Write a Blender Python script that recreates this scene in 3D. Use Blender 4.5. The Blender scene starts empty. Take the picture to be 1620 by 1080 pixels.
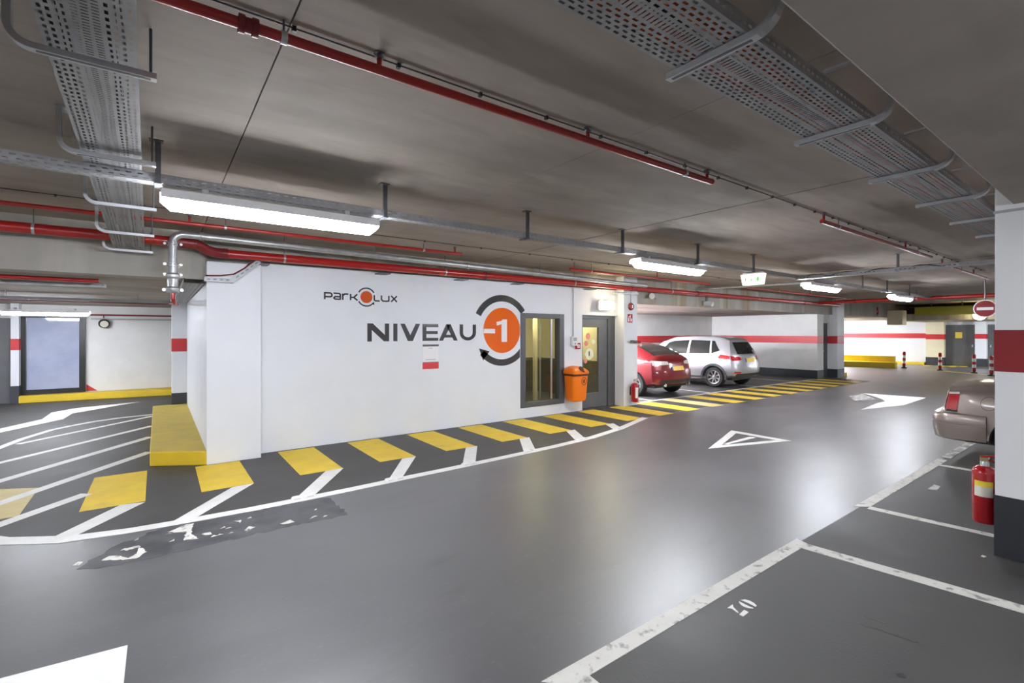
import bpy, bmesh, math, random
from mathutils import Vector, Matrix
random.seed(7)
PI = math.pi
S = bpy.context.scene
COL = S.collection

# ------------------------------------------------------------------ camera, world, exposure
cam = bpy.data.cameras.new('camera')
cam.sensor_width = 36.0
cam.lens = 16.836
cam.shift_y = -14.0 / 1620.0
cam.clip_start = 0.02
camo = bpy.data.objects.new('camera', cam)
COL.objects.link(camo)
camo.location = (0, 0, 1.7)
camo.rotation_euler = (PI / 2, 0, -math.radians(36.469))
S.camera = camo
W = bpy.data.worlds.new('world')
S.world = W
W.use_nodes = True
W.node_tree.nodes['Background'].inputs[0].default_value = (0.9, 0.95, 1.0, 1)
W.node_tree.nodes['Background'].inputs[1].default_value = 0.02
S.view_settings.view_transform = 'Standard'
S.view_settings.look = 'None'
S.view_settings.gamma = 1.0
S.view_settings.use_curve_mapping = False
S.view_settings.exposure = 0.98
LAMP = 62.0          # emission of the fluorescent diffusers
LAMP_COL = (0.95, 0.985, 1.06)

# ------------------------------------------------------------------ materials
M = {}


def mat(name, col, rough=0.6, metal=0.0, col2=None, scale=4.0, stretch=(1, 1, 1), lo=0.35, hi=0.65, bump=0.0, bscale=60.0,
        rough2=None, spec=0.5, coat=0.0, coat_rough=0.1, emit=None, estr=0.0, detail=5.0):
    m = bpy.data.materials.new(name)
    m.use_nodes = True
    nt = m.node_tree
    b = nt.nodes['Principled BSDF']
    b.inputs['Base Color'].default_value = (*col, 1)
    b.inputs['Roughness'].default_value = rough
    b.inputs['Metallic'].default_value = metal
    b.inputs['Specular IOR Level'].default_value = spec
    b.inputs['Coat Weight'].default_value = coat
    b.inputs['Coat Roughness'].default_value = coat_rough
    if emit:
        b.inputs['Emission Color'].default_value = (*emit, 1)
        b.inputs['Emission Strength'].default_value = estr
    if col2 or rough2 is not None or bump:
        tc = nt.nodes.new('ShaderNodeTexCoord')
        geo = nt.nodes.new('ShaderNodeNewGeometry')
        mp = nt.nodes.new('ShaderNodeMapping')
        mp.inputs['Scale'].default_value = stretch
        nt.links.new(geo.outputs['Position'], mp.inputs[0])
        n = nt.nodes.new('ShaderNodeTexNoise')
        n.inputs['Scale'].default_value = scale
        n.inputs['Detail'].default_value = detail
        n.inputs['Roughness'].default_value = 0.6
        nt.links.new(mp.outputs[0], n.inputs['Vector'])
        r = nt.nodes.new('ShaderNodeMapRange')
        r.inputs[1].default_value = lo
        r.inputs[2].default_value = hi
        nt.links.new(n.outputs[0], r.inputs[0])
        if col2:
            mx = nt.nodes.new('ShaderNodeMix')
            mx.data_type = 'RGBA'
            mx.inputs[6].default_value = (*col, 1)
            mx.inputs[7].default_value = (*col2, 1)
            nt.links.new(r.outputs[0], mx.inputs[0])
            nt.links.new(mx.outputs[2], b.inputs['Base Color'])
        if rough2 is not None:
            rr = nt.nodes.new('ShaderNodeMapRange')
            rr.inputs[3].default_value = rough
            rr.inputs[4].default_value = rough2
            nt.links.new(r.outputs[0], rr.inputs[0])
            nt.links.new(rr.outputs[0], b.inputs['Roughness'])
        if bump:
            n2 = nt.nodes.new('ShaderNodeTexNoise')
            n2.inputs['Scale'].default_value = bscale
            n2.inputs['Detail'].default_value = 4
            nt.links.new(geo.outputs['Position'], n2.inputs['Vector'])
            bp = nt.nodes.new('ShaderNodeBump')
            bp.inputs['Strength'].default_value = bump
            bp.inputs['Distance'].default_value = 0.01
            nt.links.new(n2.outputs[0], bp.inputs['Height'])
            nt.links.new(bp.outputs[0], b.inputs['Normal'])
    M[name] = m
    return m


def add_layer(m, col, scale, stretch, lo, hi, strength=1.0, detail=4.0, off=(0, 0, 0)):
    """a second noise-driven colour over the material's base colour (stains, wear)"""
    nt = m.node_tree
    b = nt.nodes['Principled BSDF']
    geo = nt.nodes.new('ShaderNodeNewGeometry')
    mp = nt.nodes.new('ShaderNodeMapping')
    mp.inputs['Scale'].default_value = stretch
    mp.inputs['Location'].default_value = off
    nt.links.new(geo.outputs['Position'], mp.inputs[0])
    n = nt.nodes.new('ShaderNodeTexNoise')
    n.inputs['Scale'].default_value = scale
    n.inputs['Detail'].default_value = detail
    nt.links.new(mp.outputs[0], n.inputs['Vector'])
    r = nt.nodes.new('ShaderNodeMapRange')
    r.inputs[1].default_value = lo
    r.inputs[2].default_value = hi
    r.inputs[4].default_value = strength
    nt.links.new(n.outputs[0], r.inputs[0])
    mx = nt.nodes.new('ShaderNodeMix')
    mx.data_type = 'RGBA'
    nt.links.new(r.outputs[0], mx.inputs[0])
    inp = b.inputs['Base Color']
    if inp.is_linked:
        nt.links.new(inp.links[0].from_socket, mx.inputs[6])
    else:
        mx.inputs[6].default_value = inp.default_value
    mx.inputs[7].default_value = (*col, 1)
    nt.links.new(mx.outputs[2], inp)
    return m


mat('asphalt', (0.060, 0.061, 0.067), 0.40, col2=(0.084, 0.084, 0.089), scale=0.9, lo=0.3, hi=0.7, bump=0.06, bscale=45, rough2=0.5, spec=1.0, coat=0.75, coat_rough=0.36)
add_layer(M['asphalt'], (0.034, 0.034, 0.037), 0.55, (0.5, 1.6, 1), 0.50, 0.72, 0.8, off=(3, 1, 0))
add_layer(M['asphalt'], (0.11, 0.11, 0.115), 1.1, (0.35, 1.5, 1), 0.58, 0.8, 0.5, off=(9, 4, 0))
add_layer(M['asphalt'], (0.14, 0.14, 0.145), 35, (0.5, 1, 1), 0.60, 0.75, 0.4)
add_layer(M['asphalt'], (0.03, 0.03, 0.033), 4.0, (0.4, 1.3, 1), 0.60, 0.74, 0.45, off=(1, 8, 0))
mat('asphalt_dark', (0.038, 0.037, 0.036), 0.5, col2=(0.060, 0.058, 0.055), scale=1.6, lo=0.3, hi=0.7, bump=0.12, bscale=60, rough2=0.62, spec=0.7)
add_layer(M['asphalt_dark'], (0.10, 0.096, 0.09), 1.4, (1, 1, 1), 0.58, 0.8, 0.6, off=(2, 5, 0))
mat('asphalt_patch', (0.045, 0.046, 0.05), 0.45, col2=(0.078, 0.078, 0.083), scale=3.5, lo=0.38, hi=0.58, bump=0.1, bscale=50)
mat('oil_stain', (0.022, 0.022, 0.023), 0.3, col2=(0.05, 0.05, 0.05), scale=9)
mat('white_paint', (0.78, 0.77, 0.74), 0.5, col2=(0.70, 0.69, 0.66), scale=6, bump=0.05)
mat('worn_paint', (0.66, 0.65, 0.60), 0.55, col2=(0.60, 0.58, 0.53), scale=5)
add_layer(M['worn_paint'], (0.16, 0.155, 0.15), 14, (1, 1, 1), 0.56, 0.68, 0.8)
mat('faded_paint', (0.55, 0.54, 0.52), 0.55)
add_layer(M['faded_paint'], (0.12, 0.12, 0.12), 8, (1, 1, 1), 0.42, 0.6, 0.95)
mat('yellow_paint', (0.84, 0.60, 0.05), 0.6, col2=(0.76, 0.53, 0.065), scale=4, bump=0.05, spec=0.25)
add_layer(M['yellow_paint'], (0.45, 0.36, 0.14), 3, (1, 1, 1), 0.6, 0.85, 0.6)
mat('pale_yellow_paint', (0.66, 0.53, 0.22), 0.55, col2=(0.58, 0.47, 0.2), scale=4)
mat('kerb_yellow', (0.80, 0.56, 0.02), 0.5, col2=(0.70, 0.49, 0.03), scale=3)
mat('kerb_top', (0.62, 0.47, 0.09), 0.7, col2=(0.50, 0.39, 0.11), scale=2.5, lo=0.3, hi=0.7, spec=0.2)
add_layer(M['kerb_top'], (0.38, 0.32, 0.17), 5, (1, 1, 1), 0.6, 0.8, 0.5)
mat('concrete', (0.42, 0.362, 0.31), 0.85, col2=(0.31, 0.268, 0.232), scale=0.8, stretch=(0.6, 1.8, 1), lo=0.3, hi=0.7, bump=0.12, bscale=30)
add_layer(M['concrete'], (0.16, 0.136, 0.113), 0.9, (0.5, 1.2, 1), 0.50, 0.72, 0.75, off=(5, 2, 0))
add_layer(M['concrete'], (0.27, 0.23, 0.19), 7.0, (0.3, 1.3, 1), 0.52, 0.75, 0.5, off=(2, 2, 0))
add_layer(M['concrete'], (0.58, 0.53, 0.47), 1.6, (0.4, 1.4, 1), 0.62, 0.85, 0.5, off=(1, 7, 0))
mat('concrete_soffit', (0.40, 0.352, 0.31), 0.85, col2=(0.33, 0.29, 0.255), scale=1.2, stretch=(1.4, 0.7, 1), lo=0.3, hi=0.7, bump=0.12, bscale=30)
add_layer(M['concrete_soffit'], (0.24, 0.21, 0.182), 2.0, (0.5, 1.6, 1), 0.52, 0.75, 0.5)
mat('concrete_face', (0.42, 0.40, 0.36), 0.85, col2=(0.33, 0.315, 0.285), scale=1.5, stretch=(1, 1, 0.5), lo=0.3, hi=0.7, bump=0.1, bscale=30)
add_layer(M['concrete_face'], (0.30, 0.21, 0.10), 3.2, (1, 1, 0.05), 0.56, 0.68, 0.75)
add_layer(M['concrete_face'], (0.55, 0.52, 0.46), 2.2, (1, 1, 0.1), 0.55, 0.7, 0.7, off=(4, 0, 0))
mat('concrete_joint', (0.10, 0.092, 0.085), 0.9)
mat('wall_white', (0.775, 0.795, 0.835), 0.5, col2=(0.745, 0.765, 0.805), scale=1.5, bump=0.04, bscale=90, spec=0.3)
mat('wall_block', (0.80, 0.80, 0.79), 0.6, col2=(0.74, 0.74, 0.73), scale=2.0, bump=0.08, bscale=12)
mat('pillar_white', (0.76, 0.755, 0.755), 0.5, col2=(0.72, 0.715, 0.715), scale=1.5, bump=0.04, bscale=90, spec=0.3)
mat('base_dark', (0.019, 0.021, 0.026), 0.5, col2=(0.026, 0.029, 0.035), scale=3)
mat('wall_cream', (0.80, 0.74, 0.55), 0.6, col2=(0.74, 0.68, 0.5), scale=2)
mat('wainscot', (0.14, 0.12, 0.085), 0.5, col2=(0.10, 0.085, 0.06), scale=5)
mat('band_red', (0.62, 0.035, 0.04), 0.45, col2=(0.55, 0.03, 0.035), scale=3)
mat('band_dark_red', (0.25, 0.008, 0.012), 0.45, col2=(0.22, 0.007, 0.01), scale=3)
mat('base_grey', (0.034, 0.038, 0.047), 0.5, col2=(0.044, 0.05, 0.06), scale=3)
mat('pipe_red', (0.41, 0.011, 0.010), 0.28, col2=(0.34, 0.009, 0.009), scale=3, coat=0.3)
mat('fitting_red', (0.20, 0.012, 0.016), 0.4)
mat('galvanised', (0.52, 0.53, 0.54), 0.38, metal=0.75, col2=(0.42, 0.43, 0.44), scale=9, rough2=0.5)
mat('tray_steel', (0.36, 0.365, 0.375), 0.48, metal=0.4, col2=(0.29, 0.295, 0.31), scale=5)
mat('strut_steel', (0.50, 0.51, 0.53), 0.33, metal=0.6)
mat('dark_steel', (0.12, 0.125, 0.14), 0.45, metal=0.4)
mat('frame_grey', (0.115, 0.12, 0.13), 0.4, metal=0.2, col2=(0.10, 0.105, 0.115), scale=3)
mat('door_grey', (0.10, 0.105, 0.112), 0.45, col2=(0.12, 0.125, 0.13), scale=3)
mat('black', (0.012, 0.012, 0.013), 0.4)
mat('black_rubber', (0.018, 0.018, 0.019), 0.75)
mat('cable_black', (0.02, 0.02, 0.02), 0.5)
mat('cable_orange', (0.72, 0.17, 0.05), 0.5)
mat('cable_grey', (0.38, 0.37, 0.36), 0.55)
mat('lamp_white', (0.82, 0.82, 0.82), 0.45)
mat('diffuser', (0.9, 0.9, 0.9), 0.5, emit=LAMP_COL, estr=LAMP)
mat('diffuser_bright', (0.9, 0.9, 0.9), 0.5, emit=LAMP_COL, estr=LAMP * 3.2)  # stronger glow, used only on added unseen lamps
mat('diffuser_warm', (0.9, 0.85, 0.7), 0.5, emit=(1.0, 0.86, 0.55), estr=24.0)
mat('diffuser_exit', (0.9, 0.9, 0.8), 0.5, emit=(1.0, 0.93, 0.68), estr=0.62)
mat('exit_green', (0.05, 0.5, 0.15), 0.5, emit=(0.35, 0.95, 0.25), estr=0.30)
mat('letter_grey', (0.05, 0.052, 0.056), 0.12, spec=0.6)
mat('logo_orange', (0.80, 0.135, 0.012), 0.14, spec=0.5)
mat('logo_rust', (0.62, 0.10, 0.015), 0.2)
mat('vinyl_white', (0.82, 0.81, 0.82), 0.15)
mat('notice_white', (0.84, 0.84, 0.86), 0.3)
mat('notice_red', (0.70, 0.05, 0.07), 0.35)
mat('notice_dark', (0.06, 0.06, 0.08), 0.3)
mat('bin_orange', (0.90, 0.20, 0.008), 0.32, spec=0.5)
mat('bin_brown', (0.09, 0.025, 0.01), 0.5)
mat('fire_red', (0.40, 0.008, 0.012), 0.2, coat=0.5)
mat('label_yellow', (0.85, 0.66, 0.05), 0.4)
mat('label_cream', (0.80, 0.76, 0.64), 0.4)
mat('brass', (0.45, 0.36, 0.18), 0.35, metal=0.8)
mat('plastic_white', (0.76, 0.76, 0.74), 0.4)
mat('plastic_grey', (0.35, 0.36, 0.37), 0.45)
mat('car_silver', (0.50, 0.51, 0.54), 0.28, metal=0.55, coat=0.8, coat_rough=0.05)
mat('car_red', (0.19, 0.004, 0.009), 0.3, metal=0.15, coat=0.8, coat_rough=0.05)
mat('car_taupe', (0.30, 0.245, 0.215), 0.3, metal=0.45, coat=0.6, coat_rough=0.08)
mat('car_glass', (0.012, 0.016, 0.016), 0.04, spec=0.8)
mat('car_trim', (0.03, 0.032, 0.035), 0.55)
mat('tail_red', (0.55, 0.012, 0.02), 0.12, coat=0.8)
mat('tail_clear_glare', (0.75, 0.72, 0.72), 0.12, coat=0.6)  # clear lens; also the painted glare on the red car
mat('plate_yellow', (0.85, 0.56, 0.03), 0.35)
mat('plate_blue', (0.05, 0.07, 0.40), 0.35)
mat('alloy', (0.62, 0.63, 0.64), 0.3, metal=0.8)
mat('chrome', (0.8, 0.8, 0.8), 0.12, metal=1.0)
mat('glass_blue', (0.46, 0.50, 0.66), 0.04, spec=1.0, col2=(0.38, 0.42, 0.58), scale=2)
mat('sticker_pink', (0.75, 0.25, 0.22), 0.5)
mat('sticker_pale', (0.80, 0.80, 0.60), 0.5)
mat('sign_yellow', (0.85, 0.62, 0.10), 0.4)
mat('beam_yellow', (0.42, 0.36, 0.01), 0.5)


def glass(name, tint, refl=0.12):
    m = bpy.data.materials.new(name)
    m.use_nodes = True
    nt = m.node_tree
    nt.nodes.clear()
    out = nt.nodes.new('ShaderNodeOutputMaterial')
    tr = nt.nodes.new('ShaderNodeBsdfTransparent')
    tr.inputs[0].default_value = (*tint, 1)
    gl = nt.nodes.new('ShaderNodeBsdfGlossy')
    gl.inputs['Roughness'].default_value = 0.02
    fr = nt.nodes.new('ShaderNodeLayerWeight')
    fr.inputs[0].default_value = 0.5
    pw = nt.nodes.new('ShaderNodeMath')
    pw.operation = 'POWER'
    pw.inputs[1].default_value = 4.0
    mth = nt.nodes.new('ShaderNodeMath')
    mth.operation = 'MULTIPLY_ADD'
    mth.inputs[1].default_value = 0.7
    mth.inputs[2].default_value = refl
    nt.links.new(fr.outputs['Facing'], pw.inputs[0])
    mix = nt.nodes.new('ShaderNodeMixShader')
    nt.links.new(pw.outputs[0], mth.inputs[0])
    nt.links.new(mth.outputs[0], mix.inputs[0])
    nt.links.new(tr.outputs[0], mix.inputs[1])
    nt.links.new(gl.outputs[0], mix.inputs[2])
    nt.links.new(mix.outputs[0], out.inputs[0])
    M[name] = m


glass('clear_glass', (0.92, 0.95, 0.88), 0.05)


# ------------------------------------------------------------------ mesh helpers
def basis(d):
    d = Vector(d).normalized()
    up = Vector((0, 0, 1)) if abs(d.z) < 0.95 else Vector((1, 0, 0))
    a = d.cross(up).normalized()
    return d, a, a.cross(d).normalized()


class MB:
    def __init__(self):
        self.v = []
        self.f = []

    def face(self, pts):
        i = len(self.v)
        self.v += [tuple(p) for p in pts]
        self.f.append(tuple(range(i, i + len(pts))))
        return self

    def box(self, x0, x1, y0, y1, z0, z1):
        i = len(self.v)
        self.v += [(x0, y0, z0), (x1, y0, z0), (x1, y1, z0), (x0, y1, z0), (x0, y0, z1), (x1, y0, z1), (x1, y1, z1), (x0, y1, z1)]
        for q in ((0, 3, 2, 1), (4, 5, 6, 7), (0, 1, 5, 4), (1, 2, 6, 5), (2, 3, 7, 6), (3, 0, 4, 7)):
            self.f.append(tuple(i + k for k in q))
        return self

    def _ext(self, a, b):
        n = len(a)
        i = len(self.v)
        self.v += [tuple(p) for p in a] + [tuple(p) for p in b]
        self.f.append(tuple(i + k for k in range(n))[::-1])
        self.f.append(tuple(i + n + k for k in range(n)))
        for k in range(n):
            j = (k + 1) % n
            self.f.append((i + k, i + j, i + n + j, i + n + k))
        return self

    def prism(self, poly, z0, z1):
        a = sum(poly[k][0] * poly[(k + 1) % len(poly)][1] - poly[(k + 1) % len(poly)][0] * poly[k][1] for k in range(len(poly)))
        if a < 0:
            poly = poly[::-1]
        return self._ext([(x, y, z0) for x, y in poly], [(x, y, z1) for x, y in poly])

    def prism_y(self, poly, y0, y1):           # polygon in XZ, extruded along Y (y0 faces the camera)
        a = sum(poly[k][0] * poly[(k + 1) % len(poly)][1] - poly[(k + 1) % len(poly)][0] * poly[k][1] for k in range(len(poly)))
        if a > 0:
            poly = poly[::-1]
        return self._ext([(x, y0, z) for x, z in poly], [(x, y1, z) for x, z in poly])

    def prism_x(self, poly, x0, x1):           # polygon in YZ
        a = sum(poly[k][0] * poly[(k + 1) % len(poly)][1] - poly[(k + 1) % len(poly)][0] * poly[k][1] for k in range(len(poly)))
        if a < 0:
            poly = poly[::-1]
        return self._ext([(x0, y, z) for y, z in poly], [(x1, y, z) for y, z in poly])

    def tube(self, path, r, n=12, caps=True):
        path = [Vector(p) for p in path]
        rs = r if isinstance(r, (list, tuple)) else [r] * len(path)
        i0 = len(self.v)
        d, a, b = basis(path[1] - path[0])
        for k, p in enumerate(path):
            if 0 < k < len(path) - 1:
                t = ((path[k + 1] - p).normalized() + (p - path[k - 1]).normalized()).normalized()
            elif k == 0:
                t = (path[1] - p).normalized()
            else:
                t = (p - path[k - 1]).normalized()
            a = (a - t * a.dot(t)).normalized()
            b = t.cross(a).normalized()
            for j in range(n):
                q = 2 * PI * j / n
                self.v.append(tuple(p + (a * math.cos(q) + b * math.sin(q)) * rs[k]))
        for k in range(len(path) - 1):
            for j in range(n):
                j2 = (j + 1) % n
                self.f.append((i0 + k * n + j, i0 + k * n + j2, i0 + (k + 1) * n + j2, i0 + (k + 1) * n + j))
        if caps:
            self.f.append(tuple(i0 + j for j in range(n))[::-1])
            self.f.append(tuple(i0 + (len(path) - 1) * n + j for j in range(n)))
        return self

    def sweep(self, path, side, hw, hh):
        """rectangular bar along a path; side = constant vector across the bar"""
        path = [Vector(p) for p in path]
        side = Vector(side).normalized()
        i0 = len(self.v)
        for k, p in enumerate(path):
            t = (path[min(k + 1, len(path) - 1)] - path[max(k - 1, 0)]).normalized()
            u = t.cross(side).normalized()
            for s, w in ((-1, -1), (1, -1), (1, 1), (-1, 1)):
                self.v.append(tuple(p + side * hw * s + u * hh * w))
        for k in range(len(path) - 1):
            for j in range(4):
                j2 = (j + 1) % 4
                self.f.append((i0 + k * 4 + j, i0 + k * 4 + j2, i0 + (k + 1) * 4 + j2, i0 + (k + 1) * 4 + j))
        self.f.append((i0 + 3, i0 + 2, i0 + 1, i0))
        e = i0 + (len(path) - 1) * 4
        self.f.append((e, e + 1, e + 2, e + 3))
        return self

    def lathe(self, prof, c, axis=(0, 0, 1), n=24, caps=True):
        d, a, b = basis(axis)
        c = Vector(c)
        i0 = len(self.v)
        for r, h in prof:
            for j in range(n):
                q = 2 * PI * j / n
                self.v.append(tuple(c + d * h + (a * math.cos(q) + b * math.sin(q)) * r))
        for k in range(len(prof) - 1):
            for j in range(n):
                j2 = (j + 1) % n
                self.f.append((i0 + k * n + j, i0 + k * n + j2, i0 + (k + 1) * n + j2, i0 + (k + 1) * n + j))
        if caps:
            self.f.append(tuple(i0 + j for j in range(n))[::-1])
            self.f.append(tuple(i0 + (len(prof) - 1) * n + j for j in range(n)))
        return self

    def stroke(self, pts, w, y0, y1, close=False):   # thick polyline in XZ, extruded in Y
        n = len(pts)
        L, R = [], []
        for k in range(n):
            p = Vector(pts[k])
            a = Vector(pts[k - 1]) if k > 0 else None
            b = Vector(pts[k + 1]) if k < n - 1 else None
            if a is None:
                t = (b - p).normalized()
            elif b is None:
                t = (p - a).normalized()
            else:
                t = ((p - a).normalized() + (b - p).normalized())
                t = t.normalized() if t.length > 1e-4 else (b - p).normalized()
            m = 1.0
            if a is not None and b is not None:
                m = 1 / max(0.5, t.dot((b - p).normalized()))
            nrm = Vector((-t.y, t.x)) * (w / 2 * m)
            L.append(p + nrm)
            R.append(p - nrm)
        for k in range(n - 1):
            self.prism_y([tuple(L[k]), tuple(L[k + 1]), tuple(R[k + 1]), tuple(R[k])], y0, y1)
        return self

    def mesh(self, name, off=(0, 0, 0), recalc=False):
        me = bpy.data.meshes.new(name)
        o = Vector(off)
        me.from_pydata([tuple(Vector(p) - o) for p in self.v], [], self.f)
        me.update()
        if recalc:
            bm = bmesh.new()
            bm.from_mesh(me)
            bmesh.ops.remove_doubles(bm, verts=bm.verts, dist=1e-5)
            bmesh.ops.recalc_face_normals(bm, faces=bm.faces)
            bm.to_mesh(me)
            bm.free()
        return me

    def build(self, name, m, parent=None, smooth=False, bevel=0.0, local=False, label=None, seg=2):
        if parent is None:
            xs = [p[0] for p in self.v]
            ys = [p[1] for p in self.v]
            zs = [p[2] for p in self.v]
            off = Vector(((min(xs) + max(xs)) / 2, (min(ys) + max(ys)) / 2, min(zs)))
        elif local:
            off = Vector((0, 0, 0))
        else:
            off = Vector(parent.location)
            if parent.parent:
                off = off + Vector(parent.parent.location)
                if parent.parent.parent:
                    off = off + Vector(parent.parent.parent.location)
        me = self.mesh(name, off)
        me.materials.append(M[m])
        o = bpy.data.objects.new(name, me)
        COL.objects.link(o)
        if parent is None:
            o.location = off
        else:
            o.parent = parent
        if smooth:
            for p in me.polygons:
                p.use_smooth = True
            try:
                me.set_sharp_from_angle(angle=math.radians(40))
            except Exception:
                pass
        if bevel:
            b = o.modifiers.new('bevel', 'BEVEL')
            b.width = bevel
            b.segments = seg
            b.limit_method = 'ANGLE'
            b.angle_limit = math.radians(40)
            b.harden_normals = False
        if label:
            o['label'] = label
        return o


def tag(o, label, cat, group=None):
    o['label'] = label
    o['category'] = cat
    if group:
        o['group'] = group
    return o


def struct(o, label=None):
    o['kind'] = 'structure'
    if label:
        o['label'] = label
    return o


def thing(name, label, cat, loc=(0, 0, 0), rotz=0.0, group=None):
    o = bpy.data.objects.new(name, None)
    COL.objects.link(o)
    o.empty_display_size = 0.1
    o.location = loc
    o.rotation_euler = (0, 0, rotz)
    return tag(o, label, cat, group)


def dup(root, loc, rotz=None, label=None, group=None):
    r = root.copy()
    COL.objects.link(r)
    r.location = loc
    if rotz is not None:
        r.rotation_euler = (0, 0, rotz)
    if label:
        r['label'] = label
    if group:
        r['group'] = group
    for ch in list(root.children):
        c = ch.copy()
        COL.objects.link(c)
        c.parent = r
        for g in list(ch.children):
            d = g.copy()
            COL.objects.link(d)
            d.parent = c
    return r


def arc(c, r, a0, a1, n):
    return [(c[0] + r * math.cos(math.radians(a0 + (a1 - a0) * k / n)), c[1] + r * math.sin(math.radians(a0 + (a1 - a0) * k / n))) for k in range(n + 1)]


# ------------------------------------------------------------------ the setting
X0, X1, Y0, Y1 = -9.0, 36.0, -8.0, 20.0
floor = struct(MB().box(X0, X1, Y0, Y1, -0.3, 0.0).build('floor', 'asphalt'), 'dark grey sealed asphalt garage floor')

# upper ceiling: recessed backing with precast slabs below it, joints open between them
ceil = struct(MB().box(X0, X1, 0.6, 7.6, 3.03, 3.35).build('ceiling', 'concrete_joint'), 'grey concrete garage ceiling of wide slabs')
jx = [-8.2, -6.0, -3.9, -1.75, 0.45, 2.52, 4.78, 6.98, 9.2, 11.4, 13.6, 15.8, 18.0, 20.2, 22.4, 24.6, 26.8, 29.0, 31.2, 33.4, 36.0]
for k in range(len(jx) - 1):
    MB().box(jx[k] + 0.004, jx[k + 1] - 0.004, 0.62, 7.58, 3.0 + 0.002 * (k % 3), 3.04).build('ceiling_slab', 'concrete', ceil)
struct(MB().box(X0, X1, Y0, 0.655, 2.66, 3.35).build('ceiling_soffit', 'concrete_soffit', bevel=0.008), 'low concrete soffit above the parking bays')
low = struct(MB().box(X0, X1, 7.72, Y1, 2.4, 3.35).build('ceiling_low', 'concrete'), 'low concrete ceiling beyond the lit lettered wall')
# downstand edge of the low ceiling
struct(MB().box(X0, 0.5, 7.42, 7.74, 2.39, 3.02).build('beam', 'concrete_face'), 'stained concrete beam over the hatched ramp entry')
struct(MB().box(0.5, 9.1, 7.56, 7.76, 2.66, 3.02).build('beam', 'concrete_face'), 'concrete beam above the lettered white wall')
struct(MB().box(9.1, 22.0, 7.45, 7.74, 2.39, 3.02).build('beam', 'concrete_face'), 'concrete beam over the two parked hatchbacks')
struct(MB().box(22.0, X1, 7.45, 7.74, 2.39, 3.02).build('beam', 'concrete_face'), 'concrete beam before the bright ramp wall')

# booth front wall with openings for window and door
WY = 7.52
m = MB()
m.box(1.13, 5.80, WY, WY + 0.2, 0, 2.68)
m.box(5.80, 6.90, WY, WY + 0.2, 0, 0.215)
m.box(5.80, 6.90, WY, WY + 0.2, 2.075, 2.68)
m.box(6.90, 7.47, WY, WY + 0.2, 0, 2.68)
m.box(7.47, 8.62, WY, WY + 0.2, 2.09, 2.68)
wf = struct(m.build('wall_front', 'wall_white'), 'white painted booth wall carrying grey and orange lettering')
struct(MB().box(0.5, 1.13, 7.27, 7.9, 0, 2.62).build('wall_pilaster', 'wall_white', bevel=0.006), 'white corner pilaster of the booth')
struct(MB().box(0.5, 0.7, 7.9, 12.42, 0, 2.4).build('wall_side', 'wall_white'), 'white side wall of the booth beside the yellow kerb')
struct(MB().box(1.4, 9.1, 10.9, 11.0, 0, 2.42).build('wall_room', 'wall_cream'), 'cream back wall inside the booth')
col = struct(MB().box(8.62, 9.1, 7.33, 7.95, 0, 3.0).build('pillar', 'wall_white', bevel=0.006), 'white pillar between the grey door and the parked red car')
struct(MB().box(8.95, 9.1, 7.95, 11.8, 0, 2.42).build('wall_east', 'wall_white'), 'white booth wall beside the parking bays')
# room inside the booth
m = MB()
m.box(5.25, 5.35, 7.72, 10.9, 0, 2.40)
m.box(5.25, 9.0, 7.72, 10.95, 2.36, 2.40)
struct(m.build('wall_inner', 'wall_cream'), 'cream wall and ceiling inside the booth')
m = MB()
m.box(5.35, 5.37, 7.73, 10.9, 0, 0.98)
m.box(5.35, 8.95, 10.87, 10.9, 0, 0.98)
m.box(8.93, 8.95, 7.95, 10.88, 0, 0.98)
struct(m.build('trim_1', 'wainscot'), 'dark lower panelling inside the booth')
struct(MB().box(8.935, 8.952, 7.95, 10.88, 0.98, 2.36).build('trim_2', 'wall_cream'), 'cream upper wall inside the booth')


def banded(o, x0, x1, y0, y1, b0, b1, base, band='band_red', zbase=0.0, e=0.004, bm='base_grey'):
    MB().box(x0 - e, x1 + e, y0 - e, y1 + e, b0, b1).build('red_band', band, o)
    MB().box(x0 - e, x1 + e, y0 - e, y1 + e, zbase, base).build('dark_base', bm, o)


pl = struct(MB().box(0.235, 0.5, 12.4, 12.75, 0, 2.42).build('pillar', 'wall_white', bevel=0.005), 'white pillar with red band at the end of the yellow kerb')
banded(pl, 0.235, 0.496, 12.4, 12.75, 1.30, 1.575, 0.42)
# near pillar
pn = struct(MB().box(5.14, 5.66, 0.2, 0.75, 0, 3.0).build('pillar', 'pillar_white', bevel=0.006), 'large white pillar with dark red band and dark base')
banded(pn, 5.14, 5.66, 0.2, 0.75, 1.405, 1.72, 0.463, 'band_dark_red', bm='base_dark')
MB().box(5.132, 5.668, 0.192, 0.758, 2.605, 2.625).build('top_trim', 'plastic_grey', pn)

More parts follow.
